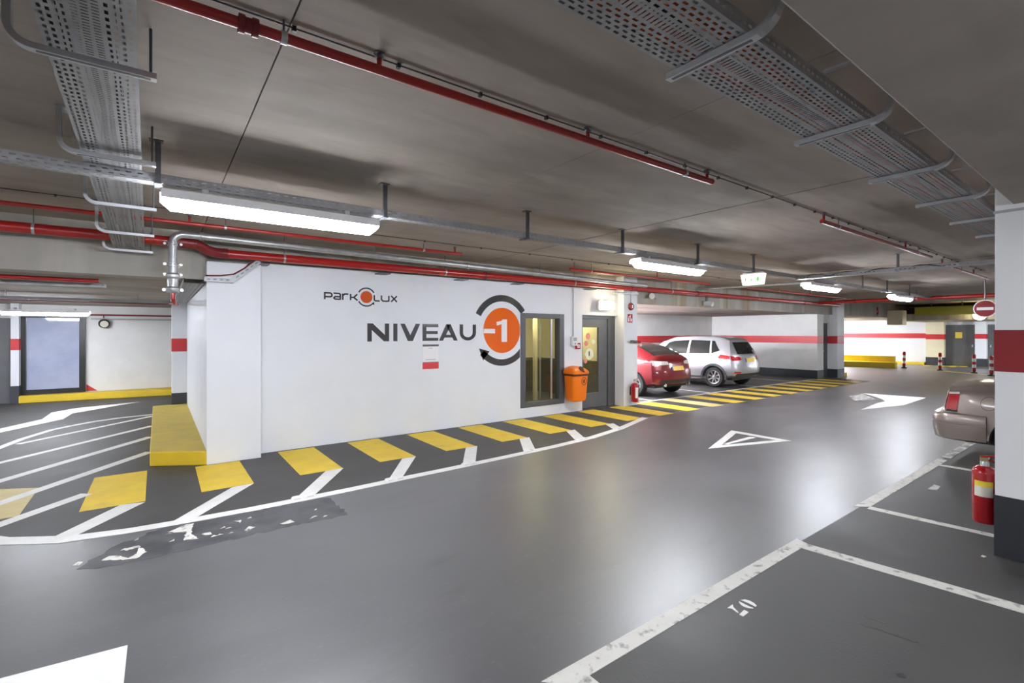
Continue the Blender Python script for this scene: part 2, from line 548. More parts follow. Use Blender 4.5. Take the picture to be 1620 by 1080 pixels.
# bay walls
wb = struct(MB().box(9.1, 19.65, 11.75, 11.95, 0, 2.42).build('wall_back', 'wall_block'), 'white block wall behind the parked cars')
MB().box(9.1, 19.65, 11.745, 11.76, 1.30, 1.575).build('red_band', 'band_red', wb)
MB().box(9.1, 19.65, 11.744, 11.76, 0, 0.31).build('dark_base', 'base_grey', wb)
m = MB().box(19.65, 19.85, 7.55, 11.95, 0, 2.42).box(19.85, 20.2, 7.55, 7.75, 0, 2.42).box(20.2, 20.75, 7.55, 7.75, 2.06, 2.42)
wr = struct(m.build('wall_right', 'wall_block'), 'white block wall with red band and grey base beyond the silver car')
MB().box(19.645, 20.2, 7.545, 11.75, 1.30, 1.575).build('red_band', 'band_red', wr)
MB().box(19.644, 20.2, 7.544, 11.75, 0, 0.30).build('dark_base', 'base_grey', wr)
pf = struct(MB().box(20.75, 21.4, 7.28, 7.8, 0, 3.0).build('pillar', 'wall_white', bevel=0.006), 'slim white pillar with red band before the bright ramp')
banded(pf, 20.75, 21.4, 7.28, 7.8, 1.28, 1.57, 0.31)
d2 = struct(MB().box(20.2, 20.75, 7.62, 7.68, 0, 2.06).build('door_2', 'door_grey'), 'narrow dark grey door beside the far slim pillar')
MB().lathe([(0.02, 0), (0.02, 0.05)], (20.3, 7.62, 1.0), (0, -1, 0), 10).build('handle', 'chrome', d2)

# far end of the aisle
we = struct(MB().box(33.0, 33.3, -8, 14, 0, 2.6).build('wall_far', 'wall_white'), 'white wall with red band at the far end of the aisle')
MB().box(32.99, 33.0, 7.0, 14, 1.40, 1.66).build('red_band', 'band_red', we)
fp = struct(MB().box(32.6, 33.0, 6.62, 7.35, 0, 2.3).build('pillar', 'wall_cream'), 'cream pier with red band and black base beside the far grey door')
banded(fp, 32.6, 33.0, 6.62, 7.35, 1.35, 1.62, 0.42)
fp2 = struct(MB().box(32.55, 33.0, 5.05, 5.45, 0, 2.3).build('pillar', 'wall_white'), 'narrow white pier between the two far grey doors')
banded(fp2, 32.55, 33.0, 5.05, 5.45, 1.40, 1.64, 0.42)
d3 = struct(MB().box(32.9, 32.99, 5.45, 6.62, 0.02, 2.1).build('door_3', 'door_grey'), 'wide grey far door with a yellow notice')
MB().box(32.885, 32.9, 5.98, 6.24, 1.42, 1.72).build('notice', 'sign_yellow', d3)
MB().box(32.84, 32.9, 5.56, 5.62, 0.98, 1.1).build('handle', 'chrome', d3)
d4 = struct(MB().box(32.9, 32.99, 3.6, 5.05, 0.02, 2.1).build('door_4', 'door_grey'), 'grey far door partly behind the large pillar')
MB().box(32.84, 32.9, 4.9, 4.96, 0.98, 1.1).build('handle', 'chrome', d4)
struct(MB().box(27.5, 33.0, -8, 7.45, 2.25, 2.55).build('beam', 'concrete_face'), 'pale concrete beam above the far grey doors')
yb = tag(MB().box(26.9, 27.1, 4.35, 6.45, 2.46, 2.82).build('height_barrier', 'beam_yellow', bevel=0.02), 'yellow overhead height bar near the far doors', 'barrier')
for y in (4.9, 5.9):
    MB().tube([(27.0, y, 2.82), (27.0, y, 3.0)], 0.02, 8).build('hanger_rod', 'dark_steel', yb)
bx = tag(MB().box(26.8, 27.4, 6.85, 7.42, 2.05, 2.7).build('duct_box', 'wall_cream', bevel=0.01), 'cream boxed duct hanging before the bright ramp wall', 'duct box')
MB().box(26.785, 26.8, 6.91, 7.36, 2.12, 2.62).build('cover_plate', 'wall_cream', bx, bevel=0.004)

# ramp with yellow kerb in front of the far bright wall
rk = struct(MB().prism([(28.42, 7.55), (28.75, 7.55), (28.6, 11.5), (26.9, 11.5)], 0, 0.27).build('kerb', 'kerb_yellow', bevel=0.015), 'yellow lower kerb of the far ramp')
rk2 = struct(MB().prism([(28.75, 7.7), (29.1, 7.7), (29.0, 11.5), (28.2, 11.5)], 0, 0.55).build('kerb', 'kerb_yellow', bevel=0.015), 'yellow upper kerb of the far ramp')
struct(MB().prism([(21.45, 7.3), (21.75, 7.3), (21.75, 7.75), (21.45, 7.75)], 0, 0.13).build('kerb', 'kerb_yellow', bevel=0.01), 'small yellow kerb stub at the far slim pillar')
struct(MB().prism([(32.5, 7.4), (32.9, 7.4), (32.9, 11), (32.5, 11)], 0, 0.13).build('kerb', 'kerb_yellow', bevel=0.01), 'thin yellow kerb along the far wall')

# outer walls, behind and beside the camera
struct(MB().box(X0 - 0.2, X0, Y0, Y1, 0, 3.3).build('wall_west', 'wall_block'), 'white end wall of the garage aisle')
struct(MB().box(X0, X1, Y0 - 0.2, Y0, 0, 3.3).build('wall_south', 'wall_block'), 'white wall at the head of the near parking bays')
struct(MB().box(X1, X1 + 0.2, Y0, Y1, 0, 3.3).build('wall_outer', 'wall_block'), 'outer wall past the far doors')
struct(MB().box(1.4, 33, 19.8, 20.0, 0, 2.42).build('wall_north', 'wall_block'), 'rear wall of the lower garage')

# left far wall with glazed opening and door
wl = MB()
wl.box(X0, -2.69, 16.6, 16.8, 0, 2.42).box(-1.52, 0.7, 16.6, 16.8, 0, 2.42).box(-2.69, -1.52, 16.6, 16.8, 2.08, 2.42).box(-2.69, -1.52, 16.6, 16.8, 0, 0.18)
wl = struct(wl.build('wall_left', 'wall_block'), 'white block wall behind the hatched ramp entry')
w1 = struct(MB().box(-2.69, -2.60, 16.5, 16.64, 0.17, 2.1).box(-1.63, -1.51, 16.5, 16.64, 0.17, 2.1).box(-2.60, -1.63, 16.5, 16.64, 0.17, 0.29).box(-2.60, -1.63, 16.5, 16.64, 2.07, 2.1)
            .build('window_1', 'black'), 'tall pale blue glazed panel in a black frame')
MB().box(-2.60, -1.63, 16.55, 16.57, 0.29, 2.07).build('pane', 'glass_blue', w1)
pp = struct(MB().box(-2.83, -2.69, 16.3, 16.6, 0, 2.42).build('pillar', 'wall_white'), 'narrow white pier with red band beside the blue glazed panel')
banded(pp, -2.83, -2.69, 16.3, 16.6, 1.28, 1.55, 0.42)
d1 = struct(MB().box(-4.2, -2.83, 16.45, 16.52, 0, 2.05).build('door_1', 'door_grey'), 'dark grey double door beside the blue glazed panel')
MB().box(-4.2, -2.83, 16.43, 16.45, 1.93, 1.98).build('rail', 'frame_grey', d1)
struct(MB().prism([(-2.73, 16.3), (-2.76, 16.5), (0.5, 16.6), (0.5, 15.95)], 0, 0.17).build('kerb', 'kerb_yellow', bevel=0.012), 'long yellow kerb below the blue glazed panel')
MB().prism_y([(-1.5, 0.18), (-1.28, 0.18), (-1.5, 0.36)], 16.595, 16.6).build('red_corner', 'band_red', wl)

# yellow kerb block along the booth
kb = MB().prism([(-0.085, 7.63), (0.5, 7.26), (0.5, 12.4), (-0.085, 12.4)], 0.0, 0.18)
kb = struct(kb.build('kerb', 'kerb_yellow', bevel=0.012), 'broad yellow kerb block at the booth corner')
MB().prism([(-0.078, 7.65), (0.497, 7.285), (0.497, 12.39), (-0.078, 12.39)], 0.178, 0.1815).build('worn_top', 'kerb_top', kb, label='dirty worn yellow kerb top')

# ------------------------------------------------------------------ floor markings
T = 0.003


def paint(name, poly, m='white_paint', z1=T, parent=None, label=None):
    return MB().prism(poly, 0.0005, z1).build(name, m, parent or floor, label=label)


for k in range(-1, 20):
    xa = 0.385 + 0.983 * k
    paint('yellow_stripe', [(xa - 0.005, 6.09), (xa + 0.495, 6.09), (xa + 0.49, 7.42 if k < 1 else 7.46), (xa, 7.42 if k < 1 else 7.46)] if k != 0 else
          [(0.373, 6.07), (0.871, 6.08), (0.869, 7.26), (0.378, 7.26)], 'yellow_paint' if k != 10 else 'pale_yellow_paint', 0.002)
paint('yellow_stripe', [(-1.55, 6.25), (-1.04, 6.29), (-1.05, 7.30), (-1.55, 7.58)], 'pale_yellow_paint', 0.002)
# curved white edge line
cl = [(-2.05, 9.4), (-1.95, 8.1), (-1.75, 6.9), (-1.45, 6.1), (-1.04, 5.62), (-0.62, 5.35), (-0.21, 5.26), (0.23, 5.22), (0.73, 5.20), (1.19, 5.205), (1.70, 5.215), (2.31, 5.25), (2.99, 5.275), (3.80, 5.315),
      (4.76, 5.375), (5.65, 5.475), (6.61, 5.695), (7.25, 5.92), (7.83, 6.12)]
L, R = [], []
for k, p in enumerate(cl):
    a = Vector(cl[max(k - 1, 0)])
    b = Vector(cl[min(k + 1, len(cl) - 1)])
    t = (b - a).normalized()
    n = Vector((-t.y, t.x))
    w = 0.062 if p[0] > -0.3 else 0.075
    L.append(tuple(Vector(p) + n * w))
    R.append(tuple(Vector(p) - n * w))
m = MB()
for k in range(len(cl) - 1):
    m.prism([R[k], R[k + 1], L[k + 1], L[k]], 0.0005, 0.0035)
m.build('edge_line', 'white_paint', floor)
for c in ([(-0.71, 5.45), (-0.56, 5.38), (-0.105, 6.05), (-0.30, 6.09)], [(0.10, 5.27), (0.285, 5.27), (0.865, 6.07), (0.656, 6.06)], [(1.12, 5.24), (1.31, 5.25), (1.871, 6.09), (1.657, 6.09)],
          [(2.11, 5.25), (2.28, 5.25), (2.848, 6.075), (2.65, 6.075)], [(3.115, 5.28), (3.31, 5.28), (3.85, 6.085), (3.65, 6.085)], [(4.16, 5.34), (4.38, 5.35), (4.85, 6.09), (4.65, 6.09)],
          [(5.27, 5.44), (5.50, 5.46), (5.87, 6.09), (5.67, 6.09)], [(6.40, 5.64), (6.64, 5.69), (6.86, 6.09), (6.66, 6.09)]):
    paint('chevron_stripe', c, 'white_paint', 0.0028)


def stripe(name, a, b, w, m='white_paint', z=0.0025):
    a, b = Vector(a), Vector(b)
    t = (b - a).normalized()
    n = Vector((-t.y, t.x)) * w / 2
    return paint(name, [tuple(a + n), tuple(b + n), tuple(b - n), tuple(a - n)], m, z)


# hatched area beside the kerb
stripe('hatch_line', (-0.09, 8.56), (-1.75, 6.18), 0.13)
stripe('hatch_line', (-0.605, 6.73), (-1.45, 5.72), 0.13)
stripe('hatch_line', (-0.09, 9.79), (-1.85, 7.35), 0.13)
stripe('hatch_line', (-0.09, 10.92), (-1.95, 8.65), 0.11)
stripe('hatch_line', (-0.09, 12.2), (-1.72, 10.35), 0.10)
hp = [(-0.09, 12.44), (-0.60, 12.33), (-0.99, 12.11), (-1.28, 11.8), (-1.50, 11.5), (-1.75, 10.8), (-1.9, 10.1), (-2.0, 9.3)]
for k in range(len(hp) - 1):
    stripe('curve_line', hp[k], hp[k + 1], 0.11)
paint('direction_arrow', [(-2.25, 12.2), (-1.83, 13.04), (-1.82, 14.0), (-1.47, 14.5), (-0.35, 14.92), (-1.45, 13.6), (-1.5, 12.8), (-2.16, 11.7), (-2.6, 10.9), (-2.75, 11.2)], label='long white arrow on the ramp entry')
# asphalt patch with scraped paint


def ragged(poly, amp, step, seed):
    rr = random.Random(seed)
    o = []
    for k in range(len(poly)):
        a, b = Vector(poly[k]), Vector(poly[(k + 1) % len(poly)])
        n = max(1, int((b - a).length / step))
        for j in range(n):
            p = a + (b - a) * (j / n)
            o.append((p.x + rr.uniform(-amp, amp), p.y + rr.uniform(-amp, amp)))
    return o


paint('dark_patch', ragged([(-0.478, 4.614), (-0.30, 4.93), (0.033, 5.16), (0.569, 5.15), (1.425, 5.10), (1.427, 4.51), (0.788, 4.54), (0.359, 4.526), (-0.019, 4.515), (-0.356, 4.541)], 0.022, 0.05, 5), 'asphalt_patch', 0.0012)
for q in ([(-0.499, 4.711), (-0.479, 4.778), (-0.45, 4.756), (-0.464, 4.686)], [(-0.335, 4.69), (-0.305, 4.758), (-0.258, 4.731), (-0.173, 4.629), (-0.128, 4.675), (-0.119, 4.814), (-0.074, 4.676), (-0.125, 4.574), (-0.206, 4.607)],
          [(0.172, 5.125), (0.257, 5.116), (0.225, 4.882), (0.27, 4.705), (0.173, 4.754), (0.193, 4.93), (0.072, 5.019)], [(0.303, 4.799), (0.353, 4.812), (0.369, 4.75), (0.321, 4.757)], [(0.593, 4.685), (0.639, 4.754), (0.677, 4.699), (0.61, 4.647)],
          [(0.543, 4.96), (0.603, 4.954), (0.596, 4.893)], [(0.879, 4.656), (0.959, 4.691), (0.984, 4.617), (0.896, 4.617)], [(-0.217, 4.844), (-0.12, 4.845), (-0.113, 4.81), (-0.203, 4.791)]):
    paint('paint_scrap', ragged(q, 0.008, 0.022, int(q[0][0] * 1000)), 'worn_paint', 0.002)
for k in range(16):
    rr = random.Random(50 + k)
    px_, py_ = rr.uniform(-0.3, 1.25), rr.uniform(4.56, 5.0)
    paint('paint_scrap', ragged([(px_, py_), (px_ + rr.uniform(0.02, 0.06), py_ + 0.01), (px_ + 0.03, py_ + rr.uniform(0.02, 0.05))], 0.006, 0.02, k), 'worn_paint', 0.002)
# near white bar, bays, number
paint('stop_bar', [(-1.9, 3.50), (-0.62, 3.385), (-0.133, 3.335), (-0.136, 2.3), (-1.9, 2.3)], label='broad white bar on the near floor')
paint('bay_line', [(1.50, 1.79), (4.24, 1.78), (4.20, 1.68), (1.72, 1.68), (1.72, 1.45), (1.60, 1.45), (1.60, 1.685)], 'worn_paint')
paint('bay_line', [(1.60, 1.46), (1.715, 1.46), (1.70, -4.0), (1.585, -4.0)], 'worn_paint')
paint('bay_line', [(4.08, 1.682), (4.20, 1.682), (4.335, 0.50), (4.40, -4.0), (4.28, -4.0), (4.215, 0.49)], 'worn_paint')
paint('bay_line', [(5.47, 1.78), (8.45, 1.78), (8.45, 1.68), (5.58, 1.68)], 'worn_paint')
paint('bay_line', [(8.6, 1.78), (10.6, 1.78), (10.6, 1.68), (8.6, 1.68)], 'faded_paint')
paint('bay_line', [(5.50, 1.681), (5.60, 1.681), (5.67, 0.76), (5.585, 0.76)], 'worn_paint')
paint('bay_line', [(8.02, 1.681), (8.12, 1.681), (8.2, -3.5), (8.1, -3.5)], 'worn_paint')
paint('bay_line', [(10.5, 1.681), (10.6, 1.681), (10.6, -3.5), (10.5, -3.5)], 'worn_paint')
num = [[(2.824, 1.586), (2.89, 1.588), (2.865, 1.57), (2.835, 1.519), (2.828, 1.522), (2.841, 1.562), (2.838, 1.576)], [(2.819, 1.508), (2.889, 1.515), (2.888, 1.486), (2.818, 1.484)],
       [(2.977, 1.584), (3.005, 1.571), (3.016, 1.545), (3.012, 1.517), (2.998, 1.493), (2.978, 1.489), (2.979, 1.498), (2.982, 1.534), (2.98, 1.57)],
       [(2.954, 1.582), (2.954, 1.577), (2.952, 1.541), (2.952, 1.508), (2.957, 1.491), (2.947, 1.488), (2.93, 1.508), (2.922, 1.53), (2.927, 1.553), (2.941, 1.574)]]
m = MB().prism(num[0], 0.0005, 0.0025).prism(num[1], 0.0005, 0.0025)
m.build('bay_digit', 'white_paint', floor)
m = MB().prism(num[2], 0.0005, 0.0025).prism(num[3], 0.0005, 0.0025)
m.build('bay_digit', 'white_paint', floor)
paint('bay_digit', [(6.7, 1.50), (6.98, 1.50), (6.95, 1.44), (6.75, 1.43)], 'faded_paint')
paint('oil_mark', [(3.30, 1.04), (3.335, 1.02), (3.35, 0.9), (3.355, 0.79), (3.335, 0.80), (3.315, 0.95), (3.29, 1.01)], 'oil_stain', 0.0012)
paint('oil_mark', [(3.40, 1.05), (3.43, 1.03), (3.425, 0.95), (3.41, 0.96)], 'oil_stain', 0.0012)
paint('oil_mark', arc((2.964, 0.764), 0.022, 0, 340, 10), 'oil_stain', 0.0012)
# warning triangle
tri = MB()
o3 = [(6.475, 3.93), (8.02, 4.43), (8.0, 3.44)]
i3 = [(6.85, 3.935), (7.86, 4.26), (7.85, 3.61)]
for k in range(3):
    j = (k + 1) % 3
    tri.prism([o3[k], o3[j], i3[j], i3[k]], 0.0005, 0.0028)
tri = tri.build('warning_triangle', 'white_paint', floor)
MB().prism([(6.96, 3.905), (7.78, 3.885), (7.78, 3.985), (6.96, 3.965)], 0.0005, 0.0028).build('exclamation_bar', 'white_paint', tri)
paint('direction_arrow', [(15.9, 4.94), (14.9, 4.22), (14.45, 4.03), (14.0, 4.06), (12.46, 3.92), (14.03, 3.56), (16.13, 3.63)], label='white arrow head pointing along the aisle')
paint('direction_arrow', [(13.9, 4.5), (14.9, 4.95), (15.8, 4.92), (14.7, 4.3)], 'faded_paint')
# fine lines of the opposite bays
stripe('bay_line', (9.45, 7.53), (19.3, 7.50), 0.08, 'white_paint')
for x in (9.95, 12.55, 15.15, 17.75):
    stripe('bay_line', (x, 7.55), (x, 11.6), 0.08, 'white_paint')
# far yellow dashes and line
for p in ((31.3, 7.12), (31.5, 6.6), (31.7, 6.2), (32.1, 5.85), (32.5, 5.2), (32.6, 4.7)):
    paint('yellow_dash', [(p[0], p[1] - 0.17), (p[0] + 1.1, p[1] - 0.12), (p[0] + 1.1, p[1] + 0.2), (p[0], p[1] + 0.15)], 'yellow_paint')
stripe('yellow_line', (28.6, 6.6), (26.2, 3.4), 0.16, 'yellow_paint')

# darker, coarser asphalt of the bays, the walkway and the ramp entry
for k, poly in enumerate([[(-8.9, -7.9), (32.0, -7.9), (32.0, 1.74), (-8.9, 1.74)],
                          cl[2:] + [(9.0, 6.2), (20.0, 6.0), (20.6, 7.5), (-1.85, 7.5)],
                          [(-8.9, 7.5), (5.0, 7.5), (5.0, 16.5), (-8.9, 16.5)], [(9.05, 7.5), (19.7, 7.5), (19.7, 11.8), (9.05, 11.8)]]):
    MB().prism(poly, -0.002, 0.0004 + 0.00005 * k).build('dark_asphalt', 'asphalt_dark', floor)

# ------------------------------------------------------------------ things on the floor: road studs, bollards
rs = thing('road_stud', '', 'road stud', (1.20, 5.25, 0), 0.1, 'white road studs along the curved line')
for s in (-1, 1):
    MB().prism_y([(s * 0.062 - 0.045, 0), (s * 0.062 + 0.045, 0), (s * 0.062 + 0.03, 0.018), (s * 0.062 - 0.03, 0.018)], -0.04, 0.04).build('stud_body', 'plastic_white', rs, local=True, bevel=0.004)
    MB().box(s * 0.062 - 0.026, s * 0.062 + 0.026, -0.043, -0.039, 0.004, 0.014).build('reflector', 'chrome', rs, local=True)
studs = [((1.20, 5.25, 0.0035), 0.03, 'pair of white road studs on the curved line, closest to the dark asphalt patch'), ((2.20, 5.27, 0.0035), 0.04, 'pair of white road studs, second along the curved line from the dark patch'),
         ((3.24, 5.31, 0.0035), 0.05, 'pair of white road studs, third along the curved line from the dark patch'), ((4.30, 5.37, 0.0035), 0.07, 'pair of white road studs, fourth along the curved line from the dark patch'),
         ((5.42, 5.47, 0.0035), 0.13, 'pair of white road studs, fifth along the curved line from the dark patch'), ((6.55, 5.70, 0.0035), 0.3, 'pair of white road studs closest to the pointed end of the curved line')]
for k, (l, r, lb) in enumerate(studs):
    if k == 0:
        rs.location, rs.rotation_euler, rs['label'] = l, (0, 0, r), lb
    else:
        dup(rs, l, r, lb)

bo = thing('bollard', '', 'bollard', (28.8, 7.34, 0), 0, 'red and white bollards at the far end')
MB().lathe([(0.11, 0), (0.11, 0.03), (0.05, 0.06), (0.05, 0.10)], (0, 0, 0), n=16).build('base', 'black_rubber', bo, local=True, smooth=True)
for k in range(5):
    MB().lathe([(0.062, 0.10 + k * 0.13), (0.062, 0.23 + k * 0.13)], (0, 0, 0), n=16).build('band', 'fire_red' if k % 2 == 0 else 'plastic_white', bo, local=True, smooth=True)
MB().lathe([(0.062, 0.75), (0.055, 0.78), (0.03, 0.80)], (0, 0, 0), n=16).build('cap', 'fire_red', bo, local=True, smooth=True)
for k, (l, lb) in enumerate([((28.8, 7.30, 0), 'red and white striped bollard at the yellow ramp kerb'), ((28.2, 5.86, 0), 'red and white striped bollard in front of the far cream pier'),
                             ((27.5, 4.63, 0), 'red and white striped bollard in front of the far narrow white pier'), ((26.3, 3.93, 0), 'red and white striped bollard half hidden by the large pillar')]):
    if k == 0:
        bo.location, bo['label'] = l, lb
    else:
        dup(bo, l, 0, lb)

sc_ = MB()
sc_.prism(ragged([(5.02, 0.79), (5.045, 0.785), (5.05, 0.80), (5.03, 0.81)], 0.004, 0.012, 3), 0.0006, 0.008)
tag(sc_.build('paper_scrap', 'label_cream'), 'small cream paper scrap on the floor at the large pillar base', 'scrap')

# ------------------------------------------------------------------ fluorescent lights
ll = thing('fluorescent_light', '', 'light', (0, 0, 0), 0, 'white fluorescent ceiling lights')


def capsule(w, h, z0, x0, x1, taper, n=7):
    """trough diffuser: half-round section drawn along x with tapered ends"""
    m = MB()
    st = [(x0, 0.45), (x0 + taper, 1.0), (x1 - taper, 1.0), (x1, 0.45)]
    rows = []
    for x, s in st:
        rows.append([(x, -math.cos(PI * j / n) * w * (0.8 + 0.2 * s), z0 - math.sin(PI * j / n) * h * s) for j in range(n + 1)])
    i0 = 0
    for r in rows:
        m.v += r
    k = n + 1
    for a in range(len(rows) - 1):
        for j in range(n):
            m.f.append((a * k + j, a * k + j + 1, (a + 1) * k + j + 1, (a + 1) * k + j))
        m.f.append((a * k + n, a * k, (a + 1) * k, (a + 1) * k + n))
    m.f.append(tuple(range(k)))
    m.f.append(tuple(range((len(rows) - 1) * k, len(rows) * k))[::-1])
    return m


capsule(0.088, 0.10, 0.0, -0.76, 0.76, 0.06).build('diffuser', 'diffuser', ll, local=True, smooth=True)
MB().box(-0.75, 0.75, -0.088, 0.088, 0.0, 0.03).box(-0.755, 0.755, -0.096, -0.089, -0.03, 0.015).box(-0.755, 0.755, 0.089, 0.096, -0.03, 0.015).build('housing', 'lamp_white', ll, local=True)
for s in (-1, 1):
    MB().box(s * 0.5 - 0.02, s * 0.5 + 0.02, -0.03, 0.03, 0.035, 0.075).build('mounting_clip', 'strut_steel', ll, local=True)
LIGHTS = [((0.77, 4.06, 2.64), 0, 'long lit fluorescent lamp above the stained asphalt, largest of the row'), ((5.75, 4.06, 2.64), 0, 'lit fluorescent lamp between the long near lamp and the green exit light'),
          ((10.80, 4.06, 2.64), 0, 'lit fluorescent lamp just past the exit light'), ((15.75, 4.06, 2.64), 0, 'small lit fluorescent lamp at the end of the aisle row'),
          ((-4.6, 4.06, 2.64), 0, 'unseen fluorescent lamp added to the aisle row behind the camera'),  # out of frame, continues the row, added for its light
          ((-1.90, 14.0, 2.15), 0, 'lit fluorescent lamp above the pale blue glazed panel'),
          ((9.24, 8.95, 2.325), PI / 2, 'unseen fill lamp added on the booth wall over the parked red car'),  # hidden lamps, here and next two, added to brighten the parking bays
          ((9.24, 10.65, 2.325), PI / 2, 'unseen fill lamp added on the booth wall at the back of the parking bays'),
          ((11.9, 11.62, 2.325), 0, 'unseen fill lamp added on the back wall of the parking bays'),
          ((-5.0, 10.4, 2.325), PI / 2, 'unseen fill lamp added under the low ceiling of the ramp entry'),  # added out of frame to lift the booth side wall
          ((-1.4, -3.4, 2.585), 0, 'third unseen fill lamp added under the low soffit behind the camera'),  # added out of view to lift the soffit
          ((28.4, 10.7, 2.325), 0, 'unseen fill lamp added over the far yellow ramp kerb'),  # both ramp lamps are added out of sight to brighten the wall
          ((31.0, 11.5, 2.325), 0, 'unseen fill lamp added facing the far bright ramp wall'),
          ((30.0, 2.0, 2.175), PI / 2, 'unseen fill lamp added before the far grey doors'),  # added out of frame to light the end of the aisle
          ((2.2, -1.5, 2.585), 0, 'unseen fill lamp added under the low soffit behind the camera'),  # added out of view to brighten the near pillar
          ((-3.5, -1.9, 2.585), 0, 'second unseen fill lamp added under the low soffit behind the camera'),  # this and the rest: unseen soffit lamps added for bounce light
          ((9.5, -3.6, 2.585), 0, 'unseen fill lamp added under the soffit over the taupe saloon'),
          ((16.0, -1.9, 2.585), 0, 'unseen fill lamp added under the soffit past the taupe saloon')]
BRIGHT = []


def bright(o):
    for c in o.children:
        if c.name.startswith('diffuser'):
            if not BRIGHT:
                d = c.data.copy()
                d.materials[0] = M['diffuser_bright']
                BRIGHT.append(d)
            c.data = BRIGHT[0]


for k, (l, r, lb) in enumerate(LIGHTS):
    if k == 0:
        ll.location, ll['label'] = l, lb
    else:
        o = dup(ll, l, r, lb)
        if 'blue glazed' in lb:
            o.scale = (0.92, 0.92, 0.92)
        if 'parking bays' in lb or 'far' in lb or 'ramp entry' in lb:
            bright(o)
# wall mounted fill lamps added to brighten the parking bays, hidden from the aisle by the booth
for (l, lb) in [((9.14, 10.9, 1.98), 'wall mounted unseen fill lamp added in the back corner of the parking bays')]:
    o = dup(ll, l, 0, lb)
    bright(o)
    o.rotation_euler = Matrix(((0, 0, -1), (1, 0, 0), (0, -1, 0))).to_euler()

# ------------------------------------------------------------------ cable trays


def tray(root, L, w, lip, rows, pitch, slot, side_rows, m='tray_steel', slits=None):
    """perforated channel along local +x, underside at z=0, centred on y; real slots"""
    ys = []
    for (yc, hw, ph) in sorted(rows):
        ys.append((yc - hw, yc + hw, ph, pitch, slot))
    if slits:
        ys.append((slits[0], slits[1], 0.0, slits[2], slits[3]))
    ys.sort()
    b = MB()
    y = -w / 2
    for (a, c, ph, pt, sl) in ys:
        b.face([(0, y, 0), (0, a, 0), (L, a, 0), (L, y, 0)])
        x = 0.0
        s = ph * pt
        first = True
        while x < L:
            e = min(s, L)
            if e > x:
                b.face([(x, a, 0), (x, c, 0), (e, c, 0), (e, a, 0)])
            x = s + sl
            s += pt
        y = c
    b.face([(0, y, 0), (0, w / 2, 0), (L, w / 2, 0), (L, y, 0)])
    b.build('tray_base', m, root, local=True)
    for sg in (-1, 1):
        b = MB()
        z = 0.0
        yy = sg * w / 2
        for (zc, hh, ph) in side_rows:
            b.face([(0, yy, z), (L, yy, z), (L, yy, zc - hh), (0, yy, zc - hh)])
            x = 0.0
            s = ph * pitch
            while x < L:
                e = min(s, L)
                if e > x:
                    b.face([(x, yy, zc - hh), (e, yy, zc - hh), (e, yy, zc + hh), (x, yy, zc + hh)])
                x = s + slot
                s += pitch
            z = zc + hh
        b.face([(0, yy, z), (L, yy, z), (L, yy, lip), (0, yy, lip)])
        b.face([(0, yy, lip), (L, yy, lip), (L, yy - sg * 0.012, lip), (0, yy - sg * 0.012, lip)])
        b.build('tray_side', m, root, local=True)


# wide tray above the near soffit edge
t1 = thing('cable_tray', 'wide perforated steel cable tray beside the low soffit', 'cable tray', (-1.5, 1.035, 2.782))
rows = []
for k in range(5):
    rows.append((-0.130 + 0.0215 * k, 0.0052, (k % 2) * 0.5))
    rows.append((0.130 - 0.0215 * k, 0.0052, (k % 2) * 0.5))
tray(t1, 11.5, 0.30, 0.06, rows, 0.044, 0.024, [(0.03, 0.006, 0.2)], slits=(-0.026, 0.026, 0.022, 0.006))
# cables lying in it
def cable(name, path, r, m, label, group=None, n=7):
    return tag(MB().tube(path, r, n).build(name, m, smooth=True), label, 'cable', group)


def wav(x0, x1, y, z, amp, seed, axis=0, n=40):
    rr = random.Random(seed)
    ph = rr.random() * 6
    pts = []
    for k in range(n + 1):
        x = x0 + (x1 - x0) * k / n
        d = amp * math.sin(x * 2.1 + ph) + amp * 0.5 * math.sin(x * 5.3 + ph * 2)
        pts.append((x, y + d, z) if axis == 0 else (y + d, x, z))
    return pts


for k, (y, mm) in enumerate([(0.955, 'cable_orange'), (0.985, 'cable_orange'), (1.05, 'cable_orange'), (1.10, 'cable_orange'), (1.135, 'cable_grey'), (0.925, 'cable_grey'), (1.02, 'cable_black')]):
    nm = {'cable_orange': 'orange', 'cable_grey': 'grey', 'cable_black': 'black'}[mm]
    cable(nm + '_cable', wav(-1.45, 9.9, y, 2.782 + 0.016, 0.012, k + 3), 0.012, mm, nm + ' cable lying in the wide tray beside the low soffit', nm + ' cables in the wide tray')

# C-shaped hangers under the wide tray (strut toward +y, arm up at the soffit side)
hg = thing('tray_hanger', '', 'bracket', (0, 0, 0), 0, 'bent steel hangers under the wide tray')


def hanger_c(root, span, rise, rad, hw=0.02, hh=0.012):
    pts = [(0, 0, 0), (0, -span * 0.5, 0)]
    for k in range(9):
        a = k / 8 * PI / 2
        pts.append((0, -span - rad * math.sin(a), rad - rad * math.cos(a)))
    pts.append((0, -span - rad, rise))
    MB().sweep(pts, (1, 0, 0), hw, hh).build('bent_strut', 'strut_steel', root, local=True)
    MB().box(-hw * 0.35, hw * 0.35, -span * 0.98, -0.02, -hh - 0.0015, -hh + 0.001).build('strut_slot', 'dark_steel', root, local=True)
    MB().box(-0.05, 0.05, -span - rad - 0.012, -span - rad + 0.05, rise - 0.008, rise).build('foot_plate', 'galvanised', root, local=True)


